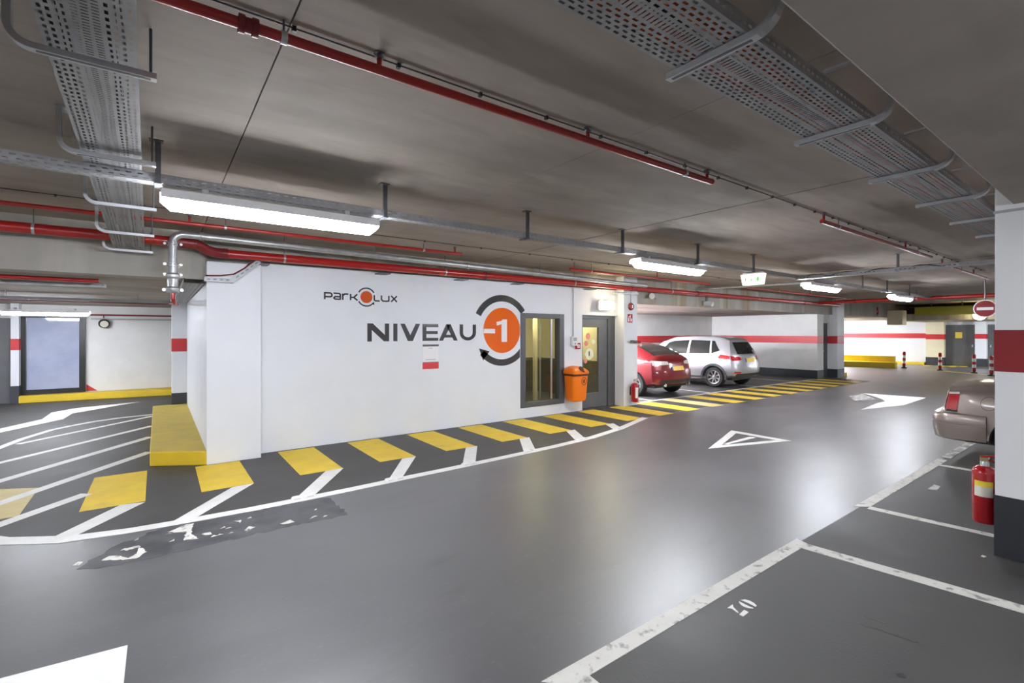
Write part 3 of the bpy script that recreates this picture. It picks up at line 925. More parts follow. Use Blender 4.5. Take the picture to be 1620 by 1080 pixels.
hanger_c(hg, 0.36, 0.235, 0.085)
hx = [(1.72, 'bent steel hanger under the wide tray, largest and closest to the camera'), (2.90, 'bent steel hanger under the wide tray, second from the camera'), (4.05, 'bent steel hanger under the wide tray, third from the camera'),
      (5.15, 'bent steel hanger under the wide tray, fourth from the camera'), (6.25, 'bent steel hanger under the wide tray, fifth from the camera'), (7.35, 'bent steel hanger under the wide tray by the large pillar')]
for k, (x, lb) in enumerate(hx):
    l = (x, 1.225, 2.765)
    if k == 0:
        hg.location, hg['label'] = l, lb
    else:
        dup(hg, l, 0, lb)
for k, x in enumerate((2.55, 3.75, 4.9, 6.0)):
    tag(MB().sweep([(x, 0.66, 2.94), (x, 0.95, 2.94)], (1, 0, 0), 0.012, 0.006).build('cross_bar', 'strut_steel'),
        ['short steel bar between tray and soffit, first from the camera', 'short steel bar between tray and soffit, second from the camera', 'short steel bar between tray and soffit, third from the camera', 'short steel bar between tray and soffit, by the large pillar'][k], 'bar', 'bars between tray and soffit')

# second wide tray running across, at the side of the long lamp
p0 = Vector((-0.195, 1.2, 2.87))
p1 = Vector((-0.275, 7.36, 2.69))
dv = p1 - p0
t2 = thing('cable_tray', 'wide pale perforated cable tray running toward the stained beam', 'cable tray', p0)
t2.rotation_euler = (0, -math.atan2(dv.z, math.hypot(dv.x, dv.y)), math.atan2(dv.y, dv.x))
rows = []
for k in range(4):
    rows.append((-0.126 + 0.022 * k, 0.0058, (k % 2) * 0.15))
    rows.append((0.126 - 0.022 * k, 0.0058, (k % 2) * 0.15))
tray(t2, dv.length, 0.29, 0.05, rows, 0.046, 0.024, [(0.025, 0.006, 0.2)], slits=(-0.040, 0.040, 0.020, 0.006))
for k, (x, mm) in enumerate([(-0.305, 'cable_black'), (-0.272, 'cable_black'), (-0.235, 'cable_grey'), (-0.20, 'cable_black'), (-0.165, 'cable_black'), (-0.13, 'cable_black'), (-0.10, 'cable_grey')]):
    nm = 'black' if 'black' in mm else 'grey'
    pts = [(x + 0.005 * math.sin(q * 0.9 + k) - 0.013 * (1.25 + q * 0.15 - 1.2), 1.25 + q * 0.15, 2.87 - 0.0292 * (0.05 + q * 0.15) + 0.016) for q in range(40)]
    cable(nm + '_cable', pts, 0.011, mm, nm + ' cable lying in the pale tray toward the stained beam', nm + ' cables in the pale tray')
h2 = thing('tray_hanger', '', 'bracket', (0, 0, 0), 0, 'bent steel hangers under the pale tray')
hanger_c(h2, 0.38, 0.24, 0.07)
MB().tube([(0, -0.02, 0.0), (0, -0.02, 0.24)], 0.006, 8).build('threaded_rod', 'dark_steel', h2, local=True)
# rotated so that the strut runs along x, arm at the -x side
for k, (x, y, z, lb) in enumerate([(-0.005, 2.57, 2.795, 'bent steel hanger under the pale tray, closest to the camera'), (-0.01, 3.78, 2.76, 'bent steel hanger under the pale tray just before the slim tray'),
                                   (-0.01, 5.0, 2.725, 'bent steel hanger under the pale tray beside the long lamp'), (-0.03, 6.15, 2.69, 'bent steel hanger under the pale tray above the red fire pipes'),
                                   (-0.05, 7.15, 2.655, 'bent steel hanger under the pale tray against the stained beam')]):
    if k == 0:
        h2.location, h2.rotation_euler, h2['label'] = (x, y, z), (0, 0, -PI / 2), lb
    else:
        hh = dup(h2, (x, y, z), -PI / 2, lb)

# slim tray carrying the lamps
t3 = thing('cable_tray', 'slim perforated cable tray above the row of fluorescent lamps', 'cable tray', (-8.0, 4.10, 2.72))
tray(t3, 28.0, 0.10, 0.062, [(-0.025, 0.004, 0), (0.025, 0.004, 0.5)], 0.06, 0.028, [(0.018, 0.004, 0.0), (0.042, 0.004, 0.5)])
for k, (y, mm) in enumerate([(4.085, 'cable_grey'), (4.115, 'cable_black')]):
    nm = 'black' if 'black' in mm else 'grey'
    cable(nm + '_cable', wav(-7.9, 19.9, y, 2.736, 0.006, k + 30, n=60), 0.011, mm, nm + ' cable lying in the slim tray above the lamps')
h3 = thing('tray_hanger', '', 'bracket', (0, 0, 0), 0, 'straight steel hangers of the slim tray')
MB().box(-0.016, 0.016, -0.012, 0.012, -0.005, 0.28).build('upright', 'dark_steel', h3, local=True)
MB().box(-0.02, 0.02, -0.02, 0.12, -0.012, -0.004).build('foot', 'dark_steel', h3, local=True)
MB().box(-0.05, 0.03, -0.03, 0.03, 0.275, 0.284).build('top_plate', 'dark_steel', h3, local=True)
for k, (x, lb) in enumerate([(1.60, 'dark straight hanger of the slim tray at the end of the long lamp'), (3.19, 'dark straight hanger of the slim tray, second past the long lamp'), (4.72, 'dark straight hanger of the slim tray before the second lamp'),
                             (6.38, 'dark straight hanger of the slim tray above the second lamp'), (8.0, 'dark straight hanger of the slim tray above the exit light'), (12.95, 'dark straight hanger of the slim tray past the third lamp'),
                             (14.6, 'dark straight hanger of the slim tray before the farthest lamp'), (0.0, 'dark straight hanger where the slim tray crosses the pale tray'), (16.4, 'dark straight hanger of the slim tray above the farthest lamp')]):
    l = (x, 4.035, 2.717)
    if k == 0:
        h3.location, h3['label'] = l, lb
    else:
        dup(h3, l, 0, lb)

# cross tray with a tangle of cables
t4 = thing('cable_tray', 'short cross tray with tangled cables between slim tray and large pillar', 'cable tray', (9.75, 0.75, 2.70), PI / 2)
tray(t4, 3.35, 0.12, 0.06, [(-0.025, 0.004, 0), (0.025, 0.004, 0.5)], 0.06, 0.028, [(0.03, 0.005, 0.0)])
for k in range(5):
    pts = []
    for q in range(26):
        y = 4.05 - q * 0.09
        pts.append((9.70 + 0.025 * k + 0.003 * math.sin(q * 0.8 + k), y, 2.718 + 0.05 * abs(math.sin(q * 0.55 + k * 1.3))))
    cable('grey_cable', pts, 0.0105, 'cable_grey' if k % 2 else 'cable_black', 'tangled cable heaped on the short cross tray', 'tangled cables on the cross tray')
dup(h3, (9.75, 2.55, 2.71), PI / 2, 'dark straight hanger at the middle of the cross tray')

# trays of the ramp entry
for (y, z, x0, x1, lb) in [(8.25, 2.29, -6, -0.55, 'slim pale tray just behind the stained beam'), (11.2, 2.25, -6, 0.2, 'slim pale tray in the middle of the low ramp ceiling')]:
    tt = thing('cable_tray', lb, 'cable tray', (x0, y, z))
    tray(tt, x1 - x0, 0.10, 0.05, [(-0.025, 0.004, 0), (0.025, 0.004, 0.5)], 0.06, 0.028, [(0.025, 0.005, 0.0)])
    for q in range(3):
        xx = x1 - x0 - 0.5 - q * 1.7
        MB().tube([(xx, 0, 0.0), (xx, 0, 2.4 - z)], 0.006, 6).build('rod', 'dark_steel', tt, local=True)
# tray along the booth side wall and the rising piece at the pilaster
t5 = thing('cable_tray', 'dark perforated tray along the top of the booth side wall', 'cable tray', (0.37, 7.30, 2.33), PI / 2)
tray(t5, 5.0, 0.22, 0.06, [(-0.07, 0.006, 0), (-0.02, 0.006, 0.5), (0.03, 0.006, 0), (0.08, 0.006, 0.5)], 0.05, 0.028, [(0.03, 0.005, 0.0)])
m = MB()
m.sweep([(0.47, 7.235, 2.385), (0.78, 7.235, 2.375), (1.10, 7.235, 2.66)], (0, 1, 0), 0.025, 0.03)
wd = tag(m.build('wall_duct', 'tray_steel'), 'short bright duct rising diagonally across the white pilaster', 'duct')
for k in range(4):
    MB().box(0.50 + k * 0.07, 0.535 + k * 0.07, 7.205, 7.21, 2.375, 2.39).build('slot', 'dark_steel', wd)
for k in range(5):
    x = 0.83 + k * 0.055
    z = 2.425 + k * 0.049
    MB().prism_y([(x, z - 0.008), (x + 0.03, z + 0.018), (x + 0.022, z + 0.03), (x - 0.008, z + 0.004)], 7.205, 7.21).build('slot', 'dark_steel', wd)
cable('black_cable', [(0.49, 7.25, 2.43), (0.65, 7.25, 2.44), (0.80, 7.25, 2.47), (0.93, 7.25, 2.56), (1.02, 7.25, 2.66)], 0.009, 'fitting_red', 'thin dark cable above the diagonal duct on the pilaster')

# ------------------------------------------------------------------ pipes


def clamp(parent, c, r, axis, top, w=0.012):
    MB().lathe([(r + 0.004, -w), (r + 0.004, w)], c, axis, 16).build('pipe_clamp', 'strut_steel', parent, smooth=True)
    if top:
        MB().tube([(c[0], c[1], c[2] + r), (c[0], c[1], top)], 0.005, 6).build('clamp_rod', 'dark_steel', parent)


def coupling(parent, c, r, axis, m='fitting_red', w=0.025):
    MB().lathe([(r + 0.002, -w), (r + 0.012, -w), (r + 0.012, -w * 0.4), (r + 0.006, -w * 0.3), (r + 0.006, w * 0.3), (r + 0.012, w * 0.4), (r + 0.012, w), (r + 0.002, w)], c, axis, 16).build('pipe_coupling', m, parent, smooth=True)


def sprinkler(parent, x, y, z, rise, r=0.012):
    MB().tube([(x, y, z), (x, y, z + rise)], r, 8).build('riser', 'pipe_red', parent, smooth=True)
    MB().lathe([(0.018, 0), (0.022, 0.008), (0.012, 0.014), (0.012, 0.02), (0.026, 0.022), (0.026, 0.026)], (x, y, z + rise - 0.004), n=12).build('sprinkler_head', 'dark_steel', parent, smooth=True)


def pipe(name, label, pts, r, m, n=16, cat='pipe'):
    t = thing(name, label, cat, (pts[0][0], pts[0][1], pts[0][2]))
    MB().tube(pts, r, n).build('pipe_run', m, t, smooth=True)
    return t


SX = 2.165
q = pipe('sprinkler_pipe', 'bright red sprinkler pipe crossing the ceiling above the long lamp', [(-4.0, SX, 2.925), (3.60, SX, 2.925)], 0.022, 'pipe_red')
for x in (-3.2, -1.0, 0.83, 2.2):
    sprinkler(q, x, SX, 2.945, 0.035)
sprinkler(q, 3.55, SX, 2.945, 0.035)
coupling(q, (0.29, SX, 2.925), 0.024, (1, 0, 0), w=0.035)
for x in (-2.4, 0.42, 3.25):
    clamp(q, (x, SX, 2.925), 0.023, (1, 0, 0), 3.0)
MB().lathe([(0.024, 0), (0.024, 0.02), (0.015, 0.028)], (3.6, SX, 2.925), (1, 0, 0), 12).build('end_cap', 'pipe_red', q)
q = pipe('sprinkler_pipe', 'dark red sprinkler pipe left of the large pillar', [(5.75, SX, 2.90), (9.9, SX, 2.90)], 0.022, 'pipe_red')
for x in (5.8, 8.6):
    sprinkler(q, x, SX, 2.92, 0.055)
clamp(q, (6.2, SX, 2.90), 0.023, (1, 0, 0), 3.0)
clamp(q, (9.2, SX, 2.90), 0.023, (1, 0, 0), 3.0)
q = pipe('sprinkler_pipe', 'short dark red sprinkler pipe beyond the cross tray', [(11.0, 2.28, 2.90), (15.0, 2.28, 2.90)], 0.022, 'pipe_red')
sprinkler(q, 11.1, 2.28, 2.92, 0.055)
sprinkler(q, 13.5, 2.28, 2.92, 0.055)
clamp(q, (12.5, 2.28, 2.90), 0.023, (1, 0, 0), 3.0)


def clipped_cable(label, x0, x1, y, step):
    t = thing('clipped_cable', label, 'cable', (x0, y, 2.994))
    MB().tube([(x0, y, 2.994), (x1, y, 2.994)], 0.004, 6).build('cable_run', 'cable_black', t)
    x = x0 + step / 2
    while x < x1:
        MB().box(x - 0.008, x + 0.008, y - 0.01, y + 0.01, 2.978, 3.0).build('cable_clip', 'cable_black', t)
        x += step


clipped_cable('thin black cable clipped to the ceiling along the bright red sprinkler pipe', -4.0, 14.0, 2.19, 0.47)
clipped_cable('thin black cable clipped to the ceiling near the lettered wall', -6.0, 12.0, 6.17, 0.95)

RY = 6.35
q = pipe('sprinkler_pipe', 'thin red sprinkler pipe behind the long lamp', [(-7, RY, 2.90), (3.74, RY, 2.90)], 0.021, 'pipe_red')
for x in (-1.2, 0.62, 3.1):
    clamp(q, (x, RY, 2.90), 0.022, (1, 0, 0), 3.0)
for x in (0.28, 3.62):
    sprinkler(q, x, RY, 2.92, 0.055)
q = pipe('sprinkler_pipe', 'thin red sprinkler pipe over the orange bin', [(6.05, RY + 0.05, 2.86), (10.6, RY + 0.05, 2.86)], 0.021, 'pipe_red')
for x in (6.15, 8.6):
    sprinkler(q, x, RY + 0.05, 2.88, 0.09)
clamp(q, (6.6, RY + 0.05, 2.86), 0.022, (1, 0, 0), 3.0)
q = pipe('sprinkler_pipe', 'thin red sprinkler pipe over the parked silver car', [(12.2, RY, 2.86), (20.0, RY, 2.86)], 0.021, 'pipe_red')
for x in (12.4, 16.0):
    sprinkler(q, x, RY, 2.88, 0.09)
clamp(q, (14.0, RY, 2.86), 0.022, (1, 0, 0), 3.0)

# main red pipe with the S-bend
q = thing('fire_pipe', 'thick red fire pipe running along the top of the lettered wall', 'pipe', (-7, 7.05, 2.80))
MB().tube([(-7, 7.02, 2.79), (0.18, 7.02, 2.79)], 0.056, 18).build('pipe_run', 'pipe_red', q, smooth=True)
MB().tube([(0.18, 7.02, 2.79), (0.32, 7.03, 2.79), (0.40, 7.05, 2.78), (0.50, 7.12, 2.735), (0.58, 7.17, 2.722), (0.70, 7.18, 2.72)], 0.062, 18).build('s_bend', 'fitting_red', q, smooth=True)
MB().tube([(0.70, 7.18, 2.72), (20.6, 7.18, 2.72)], 0.056, 18).build('pipe_run', 'pipe_red', q, smooth=True)
for c in ((0.20, 7.02, 2.79), (0.36, 7.03, 2.788), (0.70, 7.18, 2.72), (4.7, 7.18, 2.72), (8.7, 7.18, 2.72), (11.3, 7.18, 2.72), (17.6, 7.18, 2.72)):
    coupling(q, c, 0.056, (1, 0, 0))
for x in (1.4, 3.9, 6.9, 10.2, 14.5):
    clamp(q, (x, 7.18, 2.72), 0.057, (1, 0, 0), 3.0)
clamp(q, (-1.05, 7.02, 2.79), 0.057, (1, 0, 0), 3.0)
clamp(q, (-3.5, 7.02, 2.79), 0.057, (1, 0, 0), 3.0)
for k, x in enumerate((1.15, 2.9, 4.35, 5.6, 7.6)):
    tag(MB().box(x - 0.09, x + 0.09, 7.30, 7.52, 2.635, 2.65).build('pipe_bracket', 'dark_steel'),
        'small dark bracket below the fire pipe, ' + ['on the pilaster edge', 'above the small wall logo', 'above the large dark lettering', 'above the orange disc', 'above the door lamp'][k], 'bracket', 'brackets below the fire pipe')
q = pipe('fire_pipe', 'red fire pipe crossing the aisle before the farthest lamp', [(18.6, 7.1, 2.74), (18.6, 6.9, 2.74), (18.6, 0.9, 2.74)], 0.056, 'pipe_red')
coupling(q, (18.6, 6.0, 2.74), 0.056, (0, 1, 0))
clamp(q, (18.6, 4.4, 2.74), 0.057, (0, 1, 0), 3.0)

# galvanised pipe with the drop
gpts = [(0.14, 6.90, 2.36), (0.14, 6.90, 2.745)]
for k in range(1, 7):
    a = k / 6 * PI / 2
    gpts.append((0.14 + 0.11 * (1 - math.cos(a)), 6.90, 2.765 + 0.10 * math.sin(a)))
gpts += [(0.6, 6.90, 2.865), (9.0, 7.0, 2.77)]
q = thing('galvanised_pipe', 'galvanised steel pipe above the thick red pipe with a vertical drop', 'pipe', (0.14, 6.90, 2.2))
MB().tube(gpts, 0.043, 18).build('pipe_run', 'galvanised', q, smooth=True)
for c, ax in (((0.42, 6.90, 2.865), (1, 0, 0)), ((0.14, 6.90, 2.74), (0, 0, 1)), ((0.14, 6.90, 2.50), (0, 0, 1)), ((4.2, 6.943, 2.824), (1, 0, 0))):
    coupling(q, c, 0.044, ax, 'galvanised', 0.022)
for z in (2.74, 2.50, 2.38):
    for s in (-1, 1):
        MB().lathe([(0.016, -0.012), (0.016, 0.012)], (0.14 + s * 0.078, 6.89, z), (0, 1, 0), 10).build('clamp_bolt', 'strut_steel', q)
MB().lathe([(0.06, 0), (0.072, 0.02), (0.072, 0.05), (0.052, 0.07), (0.056, 0.16), (0.075, 0.18), (0.075, 0.21), (0.05, 0.23)], (0.14, 6.90, 2.17), n=18).build('valve_body', 'galvanised', q, smooth=True)
for s in (-1, 1):
    MB().lathe([(0.018, -0.02), (0.018, 0.02)], (0.14 + s * 0.085, 6.89, 2.20), (0, 1, 0), 10).build('clamp_bolt', 'strut_steel', q)
for x in (1.35, 2.6, 5.8):
    clamp(q, (x, 6.90 + 0.0119 * (x - 0.6), 2.865 - 0.0113 * (x - 0.6)), 0.044, (1, 0, 0), 3.0)
MB().tube([(0.14, 6.90, 2.17), (0.14, 6.90, 2.10), (0.15, 6.95, 2.06), (0.18, 7.4, 2.06)], 0.022, 12).build('drain_leg', 'pipe_red', q, smooth=True)
q = pipe('drain_pipe', 'thin dark red pipe below the low ramp ceiling', [(0.19, 7.38, 2.06), (0.19, 12.2, 2.30), (0.0, 12.3, 2.30), (-5.0, 12.3, 2.30)], 0.02, 'fitting_red')
q = pipe('drain_pipe', 'dark red pipe along the top of the far block wall', [(-5, 16.4, 2.16), (0.6, 16.4, 2.16)], 0.022, 'fitting_red')
q = pipe('drain_pipe', 'short red pipe just behind the stained beam', [(-6, 7.95, 2.35), (-0.6, 7.95, 2.35)], 0.026, 'pipe_red')
q = pipe('galvanised_pipe', 'thin grey conduit along the far block wall', [(-1.4, 16.5, 2.06), (0.4, 16.5, 2.06)], 0.018, 'galvanised')
q = pipe('galvanised_pipe', 'grey conduit crossing to the beam above the silver car', [(11.6, 7.4, 2.86), (12.2, 4.3, 2.86)], 0.03, 'galvanised')

# ------------------------------------------------------------------ lettering on the wall
YF, YB = WY - 0.003, WY + 0.001
sg = thing('wall_lettering', 'large dark grey capital lettering naming the level on the white wall', 'lettering', (3.7, WY, 1.56))
z0, z1 = 1.558, 1.848


def let(poly_list, name='letter', m='letter_grey', root=sg, yf=YF):
    b = MB()
    for p in poly_list:
        b.prism_y(p, yf, YB)
    return b.build(name, m, root)


s = 0.072
a, b_ = 2.686, 3.05
let([[(a, z0), (a, z1), (a + 0.088, z1), (b_ - s, z0 + 0.105), (b_ - s, z1), (b_, z1), (b_, z0), (b_ - 0.088, z0), (a + s, z1 - 0.105), (a + s, z0)]])
let([[(3.122, z0), (3.193, z0), (3.193, z1), (3.122, z1)]])
a, b_ = 3.245, 3.602
mx = (a + b_) / 2
let([[(a, z1), (a + 0.08, z1), (mx, z0 + 0.10), (b_ - 0.08, z1), (b_, z1), (mx + 0.045, z0), (mx - 0.045, z0)]])
a, b_ = 3.649, 3.95
let([[(a, z0), (b_, z0), (b_, z0 + 0.052), (a + s, z0 + 0.052), (a + s, z0 + 0.118), (b_ - 0.012, z0 + 0.118), (b_ - 0.012, z0 + 0.17), (a + s, z0 + 0.17), (a + s, z1 - 0.052), (b_, z1 - 0.052), (b_, z1), (a, z1)]])
a, b_ = 3.964, 4.34
mx = (a + b_) / 2
let([[(a, z0), (a + 0.078, z0), (mx, z1 - 0.10), (mx + 0.045, z1), (mx - 0.045, z1)], [(b_, z0), (b_ - 0.078, z0), (mx, z1 - 0.10), (mx - 0.045, z1), (mx + 0.045, z1)],
     [(a + 0.09, z0 + 0.055), (b_ - 0.09, z0 + 0.055), (b_ - 0.115, z0 + 0.105), (a + 0.115, z0 + 0.105)]])
a, b_ = 4.381, 4.728
out = [(a, z1)] + [(a + 0.1735 + 0.1735 * math.cos(math.radians(t)), z0 + 0.14 + 0.14 * math.sin(math.radians(t))) for t in range(180, 361, 12)] + [(b_, z1)]
inn = [(b_ - s, z1)] + [(a + 0.1735 + (0.1735 - s) * math.cos(math.radians(t)), z0 + 0.14 + 0.082 * math.sin(math.radians(t))) for t in range(360, 179, -12)] + [(a + s, z1)]
b = MB()
n = len(out)
innr = inn[::-1]
for k in range(n - 1):
    b.prism_y([out[k], out[k + 1], innr[k + 1], innr[k]], YF, YB)
b.build('letter', 'letter_grey', sg)

# big round arrow emblem with -1
em = thing('wall_emblem', 'large orange disc with white minus one inside a grey circling arrow', 'emblem', (5.3, WY, 1.06))
C = (5.325, 1.743)
XC = 5.752


def clip(pts):
    o = []
    n = len(pts)
    for k in range(n):
        p, q_ = pts[k], pts[(k + 1) % n]
        if p[0] <= XC:
            o.append(p)
        if (p[0] <= XC) != (q_[0] <= XC):
            t = (XC - p[0]) / (q_[0] - p[0])
            o.append((XC, p[1] + t * (q_[1] - p[1])))
    return o


MB().prism_y(clip([(C[0] + 0.432 * math.cos(2 * PI * k / 64), C[1] + 0.435 * math.sin(2 * PI * k / 64)) for k in range(64)]), YF, YB).build('disc', 'logo_orange', em)


def ring(root, c, r0, r1, a0, a1, n, m='letter_grey', do_clip=False, name='arc'):
    b = MB()
    A = arc(c, r1, a0, a1, n)
    B = arc(c, r0, a0, a1, n)
    for k in range(n):
        q_ = [A[k], A[k + 1], B[k + 1], B[k]]
        if do_clip:
            q_ = clip(q_)
            if len(q_) < 3:
                continue
        b.prism_y(q_, YF, YB)
    return b.build(name, m, root)


ring(em, C, 0.556, 0.68, 36, 152, 28)
ring(em, C, 0.556, 0.68, 222, 320, 28, do_clip=True)
MB().prism_y([(4.795, 1.405), (5.03, 1.348), (4.888, 1.18)], YF, YB).build('arrow_head', 'letter_grey', em)
MB().prism_y([(4.895, 1.69), (5.155, 1.685), (5.155, 1.772), (4.905, 1.775)], YF - 0.001, YB).build('minus_sign', 'vinyl_white', em)
MB().prism_y([(5.306, 1.523), (5.434, 1.523), (5.434, 1.955), (5.335, 1.955), (5.30, 1.925), (5.19, 1.905), (5.195, 1.835), (5.306, 1.862)], YF - 0.001, YB).build('digit', 'vinyl_white', em)

# small logo
lg = thing('wall_logo', 'small grey and orange wall logo with a circled disc', 'logo', (2.6, WY, 2.1))
w = 0.024


def lt(strokes):
    b = MB()
    for st in strokes:
        b.stroke(st, w, YF, YB)
    b.build('letter', 'letter_grey', lg)


zb, zt = 2.207, 2.304
lt([[(2.03, zb), (2.03, zt), (2.115, zt), (2.135, zt - 0.015), (2.135, zt - 0.045), (2.115, zt - 0.058), (2.03, zt - 0.058)]])
lt([[(2.16, zt), (2.245, zt), (2.262, zt - 0.015), (2.262, zb)], [(2.262, zb + 0.008), (2.185, zb + 0.008), (2.165, zb + 0.025), (2.185, zb + 0.045), (2.262, zb + 0.045)]])
lt([[(2.30, zb), (2.30, zt)], [(2.30, zt - 0.03), (2.33, zt - 0.004), (2.385, zt - 0.004)]])
lt([[(2.42, zb), (2.42, zt)], [(2.42, zb + 0.045), (2.47, zb + 0.045), (2.525, zt)], [(2.47, zb + 0.045), (2.53, zb)]])
lt([[(2.80, zt), (2.80, zb + 0.02), (2.82, zb + 0.006), (2.89, zb + 0.006)]])
lt([[(2.92, zt), (2.92, zb + 0.03), (2.945, zb + 0.006), (3.02, zb + 0.006), (3.045, zb + 0.02)], [(3.045, zb), (3.045, zt)]])
lt([[(3.085, zb), (3.185, zt)], [(3.085, zt), (3.185, zb)]])
c2 = (2.672, 2.266)
MB().prism_y([(c2[0] + 0.096 * math.cos(2 * PI * k / 40), c2[1] + 0.096 * math.sin(2 * PI * k / 40)) for k in range(40)], YF, YB).build('disc', 'logo_rust', lg)
ring(lg, c2, 0.132, 0.153, 32, 150, 20)
ring(lg, c2, 0.132, 0.153, 210, 322, 20)
MB().prism_y([(2.765, 2.155), (2.80, 2.205), (2.80, 2.145)], YF, YB).build('arrow_head', 'letter_grey', lg)

# notice below the lettering
nt_ = tag(MB().box(3.65, 3.955, WY - 0.006, WY, 1.215, 1.49).build('wall_notice', 'notice_white'), 'small white notice with dark header below the lettering', 'notice')
MB().box(3.65, 3.955, WY - 0.008, WY - 0.005, 1.462, 1.495).build('header', 'notice_dark', nt_)
MB().box(3.70, 3.90, WY - 0.0075, WY - 0.005, 1.232, 1.238).build('rule_line', 'notice_dark', nt_)
MB().box(3.76, 3.84, WY - 0.0075, WY - 0.005, 1.425, 1.435).build('text_line', 'plastic_grey', nt_)
nr = tag(MB().box(3.65, 3.955, WY - 0.006, WY, 1.072, 1.19).build('wall_notice', 'notice_red'), 'small red plate under the white notice', 'notice')
MB().box(3.65, 3.955, WY - 0.007, WY - 0.005, 1.182, 1.19).build('border', 'notice_dark', nr)

# ------------------------------------------------------------------ booth window and door
m = MB()
m.box(5.765, 5.885, WY - 0.02, WY + 0.14, 0.205, 2.09).box(6.79, 6.925, WY - 0.02, WY + 0.14, 0.205, 2.09)
m.box(5.885, 6.79, WY - 0.02, WY + 0.14, 0.205, 0.305).box(5.885, 6.79, WY - 0.02, WY + 0.14, 1.995, 2.09)
w2 = struct(m.build('window_2', 'frame_grey', bevel=0.006), 'grey framed booth window lit yellow inside')
MB().box(5.885, 6.79, WY + 0.06, WY + 0.072, 0.305, 1.995).build('pane', 'clear_glass', w2)
MB().box(6.60, 6.64, WY + 0.045, WY + 0.06, 0.32, 1.98).build('glazing_bar', 'strut_steel', w2)
m = MB().box(7.47, 7.535, 7.60, 7.72, 0, 2.09).box(8.39, 8.62, 7.60, 7.72, 0, 2.09).box(7.535, 8.39, 7.60, 7.72, 2.02, 2.09)
d5 = struct(m.build('door_5', 'frame_grey'), 'grey booth door with a tall glass panel')
m = MB().box(7.535, 7.60, 7.63, 7.68, 0.01, 2.02).box(8.10, 8.39, 7.63, 7.68, 0.01, 2.02).box(7.60, 8.10, 7.63, 7.68, 0.01, 0.34).box(7.60, 8.10, 7.63, 7.68, 1.82, 2.02)
dl = m.build('door_leaf', 'door_grey', d5, bevel=0.004)
MB().box(7.60, 8.10, 7.65, 7.66, 0.34, 1.82).build('pane', 'clear_glass', d5)
MB().box(7.55, 7.575, 7.58, 7.63, 0.95, 1.10).build('handle', 'chrome', d5, bevel=0.005)
for c, r, mm in (((7.78, 1.62), 0.07, 'sticker_pink'), ((7.72, 1.46), 0.06, 'sticker_pink'), ((7.95, 1.50), 0.055, 'sticker_pale'), ((7.82, 1.22), 0.13, 'sticker_pale'), ((7.70, 1.06), 0.05, 'sticker_pink')):
    MB().prism_y([(c[0] + r * math.cos(2 * PI * k / 14) * (1 + 0.15 * math.sin(3 * k)), c[1] + r * math.sin(2 * PI * k / 14)) for k in range(14)], 7.646, 7.65).build('paper_sticker', mm, d5)
MB().box(7.80, 7.825, 7.642, 7.65, 1.18, 1.28).build('dark_mark', 'notice_dark', d5)
# inner partition seen through the window
ip = thing('inner_partition', 'cream framed inner partition behind the booth window', 'partition', (6.9, 9.2, 0))
for x in (6.35, 6.98, 7.5):
    MB().box(x, x + 0.09, 9.2, 9.28, 0, 2.36).build('post', 'wall_cream', ip)
MB().box(6.44, 6.98, 9.22, 9.26, 0.05, 1.0).build('panel', 'wainscot', ip)
MB().box(6.44, 6.98, 9.22, 9.26, 1.75, 2.0).build('panel', 'sticker_pale', ip)
MB().tube([(7.25, 8.7, 0), (7.25, 8.7, 2.36)], 0.03, 12).build('pole', 'chrome', ip, smooth=True)
rl = thing('ceiling_lamp', 'round warm ceiling lamp inside the booth', 'lamp', (7.2, 9.0, 2.305))
MB().lathe([(0.20, 0.05), (0.20, 0.02), (0.17, -0.02), (0.08, -0.04)], (7.2, 9.0, 2.305), n=24).build('shade', 'diffuser_warm', rl, smooth=True)
MB().lathe([(0.21, 0.02), (0.21, 0.055)], (7.2, 9.0, 2.305), n=24).build('ring', 'lamp_white', rl)
rl2 = thing('ceiling_lamp', 'round warm ceiling lamp behind the booth door', 'lamp', (8.4, 9.0, 2.305))
MB().lathe([(0.20, 0.05), (0.20, 0.02), (0.17, -0.02), (0.08, -0.04)], (8.4, 9.0, 2.305), n=24).build('shade', 'diffuser_warm', rl2, smooth=True)
MB().lathe([(0.21, 0.02), (0.21, 0.055)], (8.4, 9.0, 2.305), n=24).build('ring', 'lamp_white', rl2)

# lamp over the door
dlmp = thing('door_lamp', 'glowing warm box lamp above the booth door', 'lamp', (8.0, 7.36, 2.2))
MB().box(7.86, 8.26, 7.30, 7.36, 2.21, 2.40).build('lit_panel', 'diffuser_warm', dlmp, bevel=0.015)
MB().box(7.83, 8.27, 7.36, 7.42, 2.20, 2.41).build('housing', 'lamp_white', dlmp, bevel=0.01)
MB().tube([(7.95, 7.39, 2.41), (7.95, 7.39, 2.66)], 0.01, 8).build('rod', 'plastic_white', dlmp)
tag(MB().box(8.2, 9.0, 7.22, 7.30, 2.58, 2.62).build('cable_duct', 'galvanised', bevel=0.004), 'short pale duct above the door lamp', 'duct')

